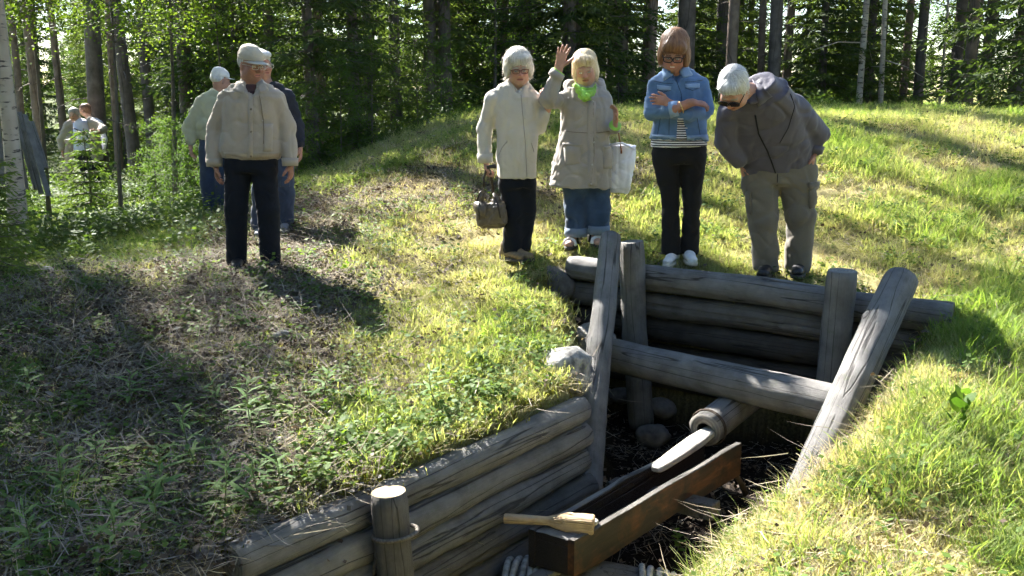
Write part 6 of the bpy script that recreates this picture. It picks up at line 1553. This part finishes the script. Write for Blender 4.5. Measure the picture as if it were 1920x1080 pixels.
# trees out of frame on the left that shade the near ground
for i, (x, y, k, sc) in enumerate(((-7.6, 9.6, 'shade', 1.0), (-9.6, 12.4, 'sE', 1.25), (-6.6, 6.4, 'shade', .85), (-9.0, 8.0, 'sE', 1.1), (-5.2, 4.6, 'shade', .6), (-9.0, 14.4, 'shade2', 1.0), (-10.0, 15.2, 'shade2', 1.05))):
    tree(k, x, y, 'tree beyond the left edge of the picture casting shade on the litter', sc=sc, group='shade trees outside the left edge', name='leafy_tree' if k.startswith('shade') else 'spruce_tree')
# unseen trees added behind and beside the viewer to block sky light
rgb = np.random.default_rng(19)
for i in range(30):
    a = math.radians(-178 + 176 * (i + .5) / 30); r_ = rgb.uniform(6.5, 11.0) + (3.0 if i > 24 else 0)
    x, y = 1.0 + r_ * math.cos(a), 0.5 + r_ * math.sin(a)
    if y > -1.5 and x < 0: x -= 3.0
    tree(['sE', 'sA', 'lA', 'sC', 'lB'][i % 5], x, y, 'tree added behind the viewer, outside the picture, to block sky light', sc=rgb.uniform(1.0, 1.35), group='added trees behind the viewer', name='spruce_tree' if i % 5 not in (2, 4) else 'leafy_tree')
# filler forest behind
rgf = np.random.default_rng(77); placed = []; nf = 0
for i in range(900):
    Y = 17 + 32 * rgf.random() ** 1.2; px = rgf.uniform(-120, 2040)
    if px > 1370 and (Y > 26 or rgf.random() < .8): continue
    if px < 330 and Y < 26: continue
    if px > 560 and Y > 33: continue
    if px > 560 and rgf.random() < .35: continue
    x = (px - 960) / F * (Y + .2); k = ['sA', 'sB', 'sC', 'sE', 'pA', 'pB', 'pD', 'lA', 'sC'][rgf.integers(0, 9)]
    if k[0] == 'p' and rgf.random() < .3: continue
    if any((x - a) ** 2 + (Y - b_) ** 2 < (1.5 if k[0] != 'p' else .8) ** 2 for a, b_ in placed): continue
    Hh, RR, zb = (33, 2.4, 18) if k[0] == 'p' else (8.5, 1.8, 0)
    if blocks(x, Y, zb, Hh, RR): continue
    placed.append((x, Y)); nf += 1
    knd = {'s': 'spruce', 'p': 'bare-stemmed trunk', 'l': 'leafy tree'}[k[0]]
    reg = next(r_ for lim, r_ in ((240, 'behind the far women'), (560, 'behind the walking men'), (880, 'left of the women'), (1160, 'behind the two women in pale coats'), (1340, 'behind the brown-haired woman'), (1560, 'behind the bending man'), (9999, 'beyond the mound at the right')) if px < lim)
    far = 'near' if Y < 22 else 'middle' if Y < 30 else 'far'
    tree(k, x, Y, f'{knd} in the {far} rows {reg}', sc=rgf.uniform(.85, 1.15), group=f'background trees {reg}')
    if nf >= 92: break
# low things at the forest edge
s0 = gnd(172, 418); tree('sap', s0[0], s0[1], 'small spruce sapling in front of the far women', rz=.4, sc=1.42, name='spruce_sapling', cat='sapling')
for (px, py, k, sc, lab) in ((20, 440, 'bush', .80, 'bushy young spruce at the left edge below the birch'), (-60, 520, 'bush', .7, 'young spruce cut by the left edge'), (60, 400, 'lC', .35, 'low leafy bush at the foot of the birch')):
    g = gnd(px, py); tree(k, g[0], g[1], lab, sc=sc, name='young_spruce' if k == 'bush' else 'leafy_bush', cat='bush')
for i, (px, Y, k, sc) in enumerate(((640, 13.0, 'lC', .45), (700, 13.8, 'lC', .5), (780, 15.0, 'lC', .5), (830, 15.6, 'lC', .45), (560, 12.6, 'lC', .4), (330, 13.6, 'lC', .45), (380, 15.0, 'lC', .5), (300, 15.6, 'lC', .5), (1590, 18.0, 'lC', .3), (1520, 18.2, 'lC', .35), (1700, 18.4, 'lC', .3), (1850, 17.8, 'lC', .35), (1160, 17.4, 'lC', .35), (330, 16.5, 'lC', .5))):
    reg = next(r_ for lim, r_ in ((250, 'beside the far women'), (400, 'behind the white-capped man'), (720, 'right of the walking men'), (900, 'left of the white-haired woman'), (1300, 'behind the white bag'), (1600, 'right of the bending man'), (9999, 'at the far right behind the mound')) if px < lim)
    tree(k, col_x(px, Y), Y, f'low leafy shrub at the forest edge {reg}', sc=sc, group='shrubs along the forest edge', name='shrub', cat='shrub')
# far wood beyond the meadow: reads as one mass
_pts = [(X, Y) for X in np.arange(-260, 300, 5.0) for Y in (225, 236)]
_tm, _cm = proto('sE')
mb_c = []; mb_n = 0; rg_ = np.random.default_rng(5)
n_ = len(_cm.vertices); co = np.empty(n_ * 3, np.float32); _cm.vertices.foreach_get('co', co); co = co.reshape(-1, 4, 3)
sub = co[rg_.choice(len(co), 700, replace=False)]
allq = []
for (X, Y) in _pts:
    q = sub.copy(); c0 = q.mean(1, keepdims=True); q = c0 + (q - c0) * 6.0; s_ = rg_.uniform(.9, 1.5); q = q * np.array([1.25, 1.25, 1.2]) * s_
    allq.append(q + np.array([X + rg_.uniform(-1.5, 1.5), Y + rg_.uniform(-2, 2), -.3]))
allq = np.concatenate(allq); me = mesh_np('far_wood', allq.reshape(-1, 3), np.arange(len(allq) * 4).reshape(-1, 4), smooth=False)
tag(link('far_wood', me, None, M['needle']), 'distant wood beyond the meadow', None, None, 'stuff')
# lean-to of grey boards behind the birch
lb = empty('board_stack', gnd(75, 352)); tag(lb, 'grey weathered boards leaning together behind the birch', 'boards')
Yb = 11.5
for (x0, y0, x1, y1, w, dy) in ((90, 352, 46, 215, 11, 0), (76, 348, 36, 210, 10, .1), (66, 340, 30, 225, 9, .2), (20, 330, 4, 190, 10, .1), (36, 330, 10, 185, 11, .15), (84, 300, 58, 228, 12, .25), (6, 330, -12, 180, 11, .1), (48, 340, 22, 200, 10, .3)):
    a, b2 = at(x0, y0, Yb + dy), at(x1, y1, Yb + dy + .3)
    a[2] -= .1
    zlocal('board', a, b2, [(0, w * .0030, .014, .35), (.5, w * .0031, .013, .35), (1, w * .0028, .012, .35)], M['log'], lb)
# ------------------------------------------------------------------ ground cover (uncountable: one object per kind, instanced on points)
SRC = {}
def src_coll(name, meshes):
    c = bpy.data.collections.new(name)
    for i, me in enumerate(meshes):
        o = bpy.data.objects.new(f'{name}_{i:02d}', me); c.objects.link(o)
    SRC[name] = c; return c
def blades(seed, n, L, w, spread, bend, mat, seg=3, flatness=0.0, r=0.03):
    rg = np.random.default_rng(seed); V = []; Q = []
    for i in range(n):
        a = rg.uniform(0, 6.28); l = L * rg.uniform(.45, 1.15); p = rg.normal(0, r, 2); t = spread * rg.uniform(.1, 1)
        d = np.array([math.cos(a), math.sin(a)]); sd = np.array([-d[1], d[0], 0]); k = len(V)
        ww = w * rg.uniform(.7, 1.2)
        for j in range(seg + 1):
            s = j / seg; ang = t + bend * s * rg.uniform(.8, 1.2)
            hor = l * (math.sin(t) * s + bend * .5 * s * s * math.cos(t) * .9); ver = l * s * math.cos(min(1.5, t + bend * .5 * s)) * (1 - flatness)
            c = np.array([p[0] + d[0] * hor, p[1] + d[1] * hor, ver - .01])
            if j < seg: V += [c - sd * ww * (1 - .55 * s), c + sd * ww * (1 - .55 * s)]
            else: V.append(c)
        for j in range(seg - 1): Q.append([k + 2 * j, k + 2 * j + 1, k + 2 * j + 3, k + 2 * j + 2])
        Q.append([k + 2 * seg - 2, k + 2 * seg - 1, k + 2 * seg])
    me = mesh_np('tuft', np.array(V), Q, smooth=False); me.materials.append(mat); return me
def leaves(seed, n, ls, h, r, mat, stem=True, up=.5, wf=.42):
    rg = np.random.default_rng(seed); C = []; U = []; N = []
    for i in range(n):
        z = h * rg.uniform(.25, 1); a = rg.uniform(0, 6.28); q = rg.normal(0, r, 2)
        C.append([q[0], q[1], z]); U.append(np.array([math.cos(a), math.sin(a), rg.uniform(-.3, up)]) * ls * rg.uniform(.6, 1.2)); N.append([rg.normal(0, .35), rg.normal(0, .35), 1])
    C, U, N = map(np.array, (C, U, N)); W = unit(np.cross(U, N)) * ls * wf
    V = np.empty((n, 4, 3)); V[:, 0] = C; V[:, 1] = C + U * .5 - W; V[:, 2] = C + U; V[:, 3] = C + U * .5 + W
    Q = np.arange(4 * n).reshape(n, 4).tolist(); V = V.reshape(-1, 3).tolist()
    if stem:
        for i in range(max(2, n // 4)):
            q = rg.normal(0, r * .7, 2); k = len(V); V += [[q[0] - .0012, q[1], 0], [q[0] + .0012, q[1], 0], [q[0] + rg.normal(0, r * .5), q[1], h * .9]]; Q.append([k, k + 1, k + 2])
    me = mesh_np('herb', np.array(V), Q, smooth=False); me.materials.append(mat); return me
def litter_mesh(seed, n, ls, r, mat):
    rg = np.random.default_rng(seed); C = np.stack([rg.normal(0, r, n), rg.normal(0, r, n), rg.uniform(.003, .018, n)], 1)
    a = rg.uniform(0, 6.28, n); U = np.stack([np.cos(a), np.sin(a), rg.normal(0, .28, n)], 1) * (ls * rg.uniform(.5, 1.2, n))[:, None]
    W = unit(np.cross(U, np.stack([rg.normal(0, .5, n), rg.normal(0, .5, n), np.ones(n)], 1))) * ls * .38
    return quads_mesh('leaf_flakes', C, U, W, mat)
def twigs(seed, n, L, r, mat):
    rg = np.random.default_rng(seed); V = []; Q = []
    for i in range(n):
        c = np.array([*rg.normal(0, r, 2), rg.uniform(.006, .03)]); a = rg.uniform(0, 6.28); l = L * rg.uniform(.4, 1.1); d = np.array([math.cos(a), math.sin(a), rg.normal(0, .10)]) * l; s = np.array([-d[1], d[0], 0]) / l * .0019; k = len(V)
        b = rg.normal(0, .03 * l, 3)
        V += [c - s, c + s, c + d * .5 + b + s, c + d * .5 + b - s, c + d]; Q += [[k, k + 1, k + 2, k + 3], [k + 3, k + 2, k + 4]]
    me = mesh_np('twigs', np.array(V), Q, smooth=False); me.materials.append(mat); return me
STRAW = (0.55, 0.49, 0.30)
M['grass'] = m_leaf('grass_blades', (0.090, 0.170, 0.028), (0.200, 0.285, 0.070), 0.52, 0.5, tint=STRAW, tcol=(1.35, 1.4, 0.6))
M['dry'] = m_leaf('dry_grass', (0.40, 0.33, 0.18), (0.64, 0.56, 0.36), 0.42, 0.6, tint=(0.22, 0.18, 0.12), tcol=(1.2, 1.1, 0.8))
M['mossy'] = m_leaf('moss_tufts', (0.130, 0.135, 0.022), (0.270, 0.250, 0.060), 0.4, 0.8, tint=(0.07, 0.075, 0.025), tcol=(1.2, 1.2, 0.6))
M['herb'] = m_leaf('herb_leaves', (0.065, 0.120, 0.022), (0.135, 0.205, 0.045), 0.4, 0.4, tint=(0.05, 0.08, 0.03))
M['dead'] = m_leaf('dead_leaves', (0.040, 0.027, 0.018), (0.150, 0.115, 0.085), 0.12, 0.8, tint=(0.34, 0.31, 0.27), tcol=(1.1, 1.0, 0.8))
M['twig'] = m_leaf('twigs', (0.10, 0.08, 0.06), (0.30, 0.26, 0.21), 0.0, 0.9, tint=(0.4, 0.33, 0.2))
src_coll('grass_short', [blades(100 + i, 16, .085, .0022, .55, .8, M['grass'], r=.035) for i in range(5)])
src_coll('grass_long', [blades(120 + i, 16, .24, .0027, .40, .9, M['grass'], 4, r=.035) for i in range(5)])
src_coll('dry_grass', [blades(140 + i, 18, .16, .0018, 1.15, .55, M['dry'], 3, .55, r=.05) for i in range(5)])
src_coll('moss', [blades(160 + i, 34, .028, .0028, .7, .3, M['mossy'], 1, r=.028) for i in range(4)])
src_coll('herbs', [leaves(180 + i, 16, .030, .085, .035, M['herb']) for i in range(4)] + [leaves(190 + i, 12, .022, .06, .03, M['herb'], up=.2) for i in range(3)])
src_coll('litter', [litter_mesh(200 + i, 16, .022 + .006 * i, .07, M['dead']) for i in range(3)] + [twigs(210 + i, 9, .10 + .07 * i, .09, M['twig']) for i in range(3)])
src_coll('undergrowth', [leaves(220 + i, 70, .05, .32, .13, M['herb'], up=.7) for i in range(4)])
def inview(P, m=0.14):
    d = P[:, 1] * cP + (CZ - P[:, 2]) * sP; u = P[:, 0] / d * F; v = (P[:, 1] * sP + (P[:, 2] - CZ) * cP) / d * F
    return (d > .5) & (np.abs(u) < 960 * (1 + m)) & (v > -540 * (1 + m) - 60) & (v < 700)
def scatter(name, coll, P, scl, tint, label, nvar, seed, tilt=.15):
    rg = np.random.default_rng(seed); n = len(P)
    me = bpy.data.meshes.new(name); me.vertices.add(n); me.vertices.foreach_set('co', P.astype(np.float32).ravel())
    a = me.attributes.new('rot', 'FLOAT_VECTOR', 'POINT'); a.data.foreach_set('vector', np.stack([rg.normal(0, tilt, n), rg.normal(0, tilt, n), rg.uniform(0, 6.28, n)], 1).astype(np.float32).ravel())
    for nm, tp, arr in (('scl', 'FLOAT', scl), ('tint', 'FLOAT', tint)):
        a = me.attributes.new(nm, tp, 'POINT'); a.data.foreach_set('value', np.asarray(arr, np.float32))
    a = me.attributes.new('idx', 'INT', 'POINT'); a.data.foreach_set('value', rg.integers(0, nvar, n).astype(np.int32))
    o = bpy.data.objects.new(name, me); COL.objects.link(o)
    ng = bpy.data.node_groups.new(name + '_scatter', 'GeometryNodeTree')
    ng.interface.new_socket('Geometry', in_out='INPUT', socket_type='NodeSocketGeometry'); ng.interface.new_socket('Geometry', in_out='OUTPUT', socket_type='NodeSocketGeometry')
    gi, go = ng.nodes.new('NodeGroupInput'), ng.nodes.new('NodeGroupOutput')
    ip = ng.nodes.new('GeometryNodeInstanceOnPoints'); ci = ng.nodes.new('GeometryNodeCollectionInfo')
    ci.inputs['Collection'].default_value = SRC[coll]; ci.inputs['Separate Children'].default_value = True; ci.inputs['Reset Children'].default_value = True
    def na(nm, tp):
        q = ng.nodes.new('GeometryNodeInputNamedAttribute'); q.data_type = tp; q.inputs['Name'].default_value = nm
        return next(s_ for s_ in q.outputs if s_.enabled and s_.name == 'Attribute')
    ip.inputs['Pick Instance'].default_value = True
    L_ = ng.links.new
    L_(gi.outputs[0], ip.inputs['Points']); L_(ci.outputs[0], ip.inputs['Instance'])
    L_(na('idx', 'INT'), ip.inputs['Instance Index']); L_(na('rot', 'FLOAT_VECTOR'), ip.inputs['Rotation']); L_(na('scl', 'FLOAT'), ip.inputs['Scale'])
    L_(ip.outputs[0], go.inputs[0])
    md = o.modifiers.new('scatter', 'NODES'); md.node_group = ng
    tag(o, label, None, None, 'stuff'); return o
def cloud(n, x0, x1, y0, y1, seed, ypow=1.0):
    rg = np.random.default_rng(seed)
    y = y0 + (y1 - y0) * rg.random(n) ** ypow; x = rg.uniform(-1, 1, n)
    x = x * np.clip(y * .70, 2.2, 30) + 0.0
    z = height(x, y); P = np.stack([x, y, z], 1); k = inview(P) & (x > x0) & (x < x1)
    return P[k], rg
def slope_ok(P):
    e = .04; h0 = height(P[:, 0] + e, P[:, 1]); h1 = height(P[:, 0], P[:, 1] + e)
    return np.hypot(h0 - P[:, 2], h1 - P[:, 2]) / e
def notpit(P): return pit_mask(P[:, 0], P[:, 1]) < .12
P, rg = cloud(240000, -12, 12, 2.2, 17.5, 1, 1.5)
lit, stw, soil, wood, heath = g_masks(P[:, 0], P[:, 1]); u_, v_ = uv(P[:, 0], P[:, 1])
d_ = np.hypot(P[:, 0], P[:, 1]); n1 = fbm(P[:, 0] * 1.6, P[:, 1] * 1.6, 0, 61, 3); n2 = fbm(P[:, 0] * 5, P[:, 1] * 5, 0, 67, 2)
pm = pit_mask(P[:, 0], P[:, 1]); ok = pm < .25
dens = np.clip(.55 + .9 * n1 + .4 * n2, .05, 1) * (1 - .86 * np.clip(lit * 1.1, 0, 1)) * (1 - .75 * heath) * (1 - .45 * wood)
bank = np.exp(-((u_ - 2.62) / .30) ** 2) * sstep(.8, 1.2, v_) * sstep(3.4, 2.4, v_)
k = ok & (rg.random(len(P)) < dens * .42 * (1 - .55 * bank))
scatter('grass', 'grass_short', P[k], (.65 + .55 * rg.random(k.sum())) * (1 + .5 * sstep(6, 14, d_[k])) * (1 + .5 * np.clip(n1[k], 0, 1)), np.clip(.20 + .5 * stw[k] + .4 * bank[k] + .55 * rg.random(k.sum()) ** 2 - .35 * n1[k], 0, .95), 'short green grass over the sunny ground', 5, 301)
# longer grass: right bank, log end, mound crest, tufts by the path
lg = .60 * np.exp(-((u_ - 3.0) / .5) ** 2) * sstep(.05, .4, n1) + .40 * sstep(2.0, 3.5, P[:, 0]) * sstep(.0, .35, n1) + .35 * sstep(9.5, 11, P[:, 1]) * sstep(.1, .5, n1) + .10 * sstep(.25, .5, n1) + .30 * np.exp(-((u_ - 1.9) / .5) ** 2) * sstep(1.6, 2.4, v_)
lg = lg + .55 * np.exp(-(((P[:, 0] - 2.72) / .34) ** 2 + ((P[:, 1] - 5.0) / .32) ** 2)) + .22 * sstep(8.0, 9.5, P[:, 1]) * sstep(-2.2, -3.2, P[:, 0])
lg = lg * (1 - .80 * lit)
k = (pm < .75) & (rg.random(len(P)) < lg * .28)
scatter('long_grass', 'grass_long', P[k], .4 + .55 * rg.random(k.sum()), np.clip(.30 * rg.random(k.sum()) ** 2 + .12 * stw[k], 0, .8), 'tall grass on the right bank and in tufts', 5, 302, .2)
k = (pm < .6) & (rg.random(len(P)) < (np.clip(.95 * stw + .9 * bank + .18 + .08 * lit + .25 * heath, 0, 1) * np.clip(.55 + 1.1 * n2, .05, 1) * .36) * (1 - .6 * wood))
scatter('dry_grass', 'dry_grass', P[k], (.6 + .6 * rg.random(k.sum())) * (1 + .3 * sstep(6, 14, d_[k])), np.clip(.25 * rg.random(k.sum()) + .5 * lit[k], 0, 1), 'dry straw-coloured grass lying flat', 5, 303, .12)
e_ = (P[:, 0] - wA[0]) * WN[0] + (P[:, 1] - wA[1]) * WN[1]; t_ = (P[:, 0] - wA[0]) * WD[0] + (P[:, 1] - wA[1]) * WD[1]
edge = np.exp(-((e_ + .22) / .22) ** 2) * (t_ > -1.6)
k = ok & (rg.random(len(P)) < np.clip(.12 + .5 * sstep(.05, .4, n1 + .35 * n2) + .9 * edge * sstep(-.3, .2, n2), 0, 1) * (1 - .1 * lit) * .55) & (d_ < 11)
scatter('moss', 'moss', P[k], .7 + .8 * rg.random(k.sum()), np.clip(.25 * rg.random(k.sum()) + .35 * lit[k], 0, 1), 'yellow-green moss cushions', 4, 304)
k = ok & (rg.random(len(P)) < (1 - .7 * sstep(1.0, 1.6, P[:, 0]) * sstep(6, 5, P[:, 1])) * np.clip(.04 + .10 * lit + .22 * sstep(.1, .45, n1 - .3 * n2) + .32 * edge * sstep(-.1, .3, n1) + .22 * wood + .12 * sstep(8, 10, P[:, 1]) * sstep(-2, -3.4, P[:, 0]), 0, 1) * .33)
scatter('herbs', 'herbs', P[k], .6 + .7 * rg.random(k.sum()), np.clip(.5 * rg.random(k.sum()), 0, 1), 'small leafy herbs and berry shrubs', 7, 305)
k = (pm < .6) & (rg.random(len(P)) < np.clip(lit * .95 + .05 + .12 * heath, 0, 1) * .5) & (d_ < 13)
scatter('leaf_litter', 'litter', P[k], .6 + .7 * rg.random(k.sum()), np.clip(rg.random(k.sum()) ** 7 * .9, 0, 1), 'brown and grey dead leaves and twigs', 6, 306, .25)
k = (pm > .5) & (rg.random(len(P)) < .05)
scatter('pit_litter', 'litter', P[k], .6 + .7 * rg.random(k.sum()), rg.random(k.sum()) * .2, 'twigs and dead leaves on the pit floor', 6, 307, .25)
P2, rg = cloud(60000, -30, 20, 8.5, 34, 3, 1.3)
lit2, stw2, soil2, wood2, heath2 = g_masks(P2[:, 0], P2[:, 1]); n1 = fbm(P2[:, 0] * .6, P2[:, 1] * .6, 0, 71, 3)
side = sstep(-2.0, -3.4, P2[:, 0] + .15 * (P2[:, 1] - 9)) + wood2
k = (rg.random(len(P2)) < np.clip(side, 0, 1) * np.clip(.35 + 1.2 * n1, .04, 1) * .30) & (lit2 < .5)
scatter('undergrowth', 'undergrowth', P2[k], .5 + .7 * rg.random(k.sum()), .35 + .5 * rg.random(k.sum()), 'green berry-bush undergrowth of the forest floor', 4, 308)
# meadow beyond the trees at the right
k = (P2[:, 1] > 24) & (P2[:, 0] > 3)
P3 = np.stack([np.random.default_rng(8).uniform(2, 60, 9000), np.random.default_rng(9).uniform(26, 80, 9000)], 1); P3 = np.column_stack([P3, height(P3[:, 0], P3[:, 1])]); P3 = P3[inview(P3)]
scatter('meadow', 'grass_long', P3, np.full(len(P3), 2.6), np.full(len(P3), .1), 'sunlit meadow grass beyond the trees', 5, 309)
# ---- single plants one can pick out
M['willow'] = m_leaf('willowherb_leaf', (0.095, 0.165, 0.050), (0.150, 0.230, 0.080), 0.35, 0.45)
M['stem'] = m_plain('green_stem', (0.11, 0.13, 0.05), 0.7)
def leaf_mesh(L, w, bend=.25, n=4):
    V = []; Q = []
    for j in range(n + 1):
        s = j / n; ww = w * math.sin(math.pi * (s * .9 + .08)) ** .8; z = -bend * L * s * s + .02 * L
        V += [(L * s, -ww, z - .15 * ww), (L * s, 0, z), (L * s, ww, z - .15 * ww)] if True else []
    for j in range(n): Q += [[3 * j, 3 * j + 1, 3 * j + 4, 3 * j + 3], [3 * j + 1, 3 * j + 2, 3 * j + 5, 3 * j + 4]]
    me = mesh_np('leaf', np.array(V), Q); return me
LEAFM = leaf_mesh(.085, .0075); LEAFM.materials.append(M['willow'])
ROUND = leaf_mesh(.075, .030, .15); ROUND.materials.append(M['leaf'])
def plant(px, py, H, nl, label, leaf, name='willowherb', seed=0, ls=1.0, group=None, start=.3, up=.35, lean=.06, pit=True, base=None):
    rg = np.random.default_rng(seed); g = gnd(px, py) if base is None else base; o = empty(name, g); tag(o, label, 'plant', group)
    top = np.array([rg.normal(0, lean) * H, rg.normal(0, lean) * H, H])
    ax = lambda s: g + top * s + np.array([.012 * math.sin(s * 5 + seed), 0, 0])
    MB().tube([ax(s) for s in (-.05, .25, .5, .75, 1)], [.0032, .003, .0026, .002, .0012], 5).build('stem', M['stem'], o)
    for i in range(nl):
        s = start + (1 - start) * (i / nl) ** .85; a = i * 2.399 + seed; q = bpy.data.objects.new('leaf', leaf); COL.objects.link(q)
        sc = ls * (1.05 - .55 * max(0, s - .55) / .45) * rg.uniform(.8, 1.15)
        q.location = ax(s); q.rotation_euler = (rg.normal(0, .15), -(up + .55 * max(0, s - .6)) + rg.normal(0, .15), a); q.scale = (sc,) * 3; adopt(q, o)
    return o
WL = ['tall willowherb nearest the log wall in the shaded litter', 'tall willowherb left of the one nearest the log wall', 'willowherb at the middle of the shaded left ground', 'willowherb low in the left foreground, spreading leaves', 'pale willowherb right of the sunlit rope post', 'willowherb at the left side of the foreground', 'short willowherb in the lower left corner', 'willowherb beside the fallen pale grass stems', 'small willowherb between the two tall ones', 'willowherb in sun beside the side wall']
WL += ['small willowherb in the far left shade', 'willowherb left of the seedling on the litter', 'willowherb between litter and sunlit moss', 'low willowherb near the bottom edge', 'willowherb near the mossy log end', 'lone small willowherb on the bare litter']
for i, (px, py, H, nl) in enumerate(((470, 850, .36, 20), (370, 900, .36, 20), (318, 960, .30, 18), (140, 1000, .42, 22), (430, 985, .34, 20), (185, 900, .22, 16), (55, 1078, .26, 18), (290, 1010, .28, 18), (480, 960, .24, 16), (812, 772, .24, 18), (60, 760, .2, 14), (250, 770, .2, 14), (610, 760, .2, 14), (230, 1060, .26, 16), (520, 930, .2, 14), (400, 770, .16, 12))):
    plant(px, py, H, nl, WL[i], LEAFM, seed=i * 7 + 1, ls=1.3, group='willowherbs in the left foreground')
plant(345, 725, .13, 8, 'broad-leaved seedling on the shaded litter', ROUND, 'seedling', 5, .8, start=.5, up=.05)
plant(1905 - 220, 690, .20, 7, 'bright seedling behind the right brace', ROUND, 'seedling', 9, .8, base=gnd(1715, 690))
plant(1265, 1030, .16, 14, 'glossy-leaved sprig beside the barrel', ROUND, 'seedling', 12, .55, start=.3, base=atz(1268, 1045, -.93))
plant(1420, 985, .16, 8, 'small sprig in the grass at the pit edge', ROUND, 'seedling', 15, .6)
plant(1790, 830, .24, 9, 'broad upright dock leaves on the sunny bank', ROUND, 'dock_plant', 17, 1.3, start=.05, up=1.0)
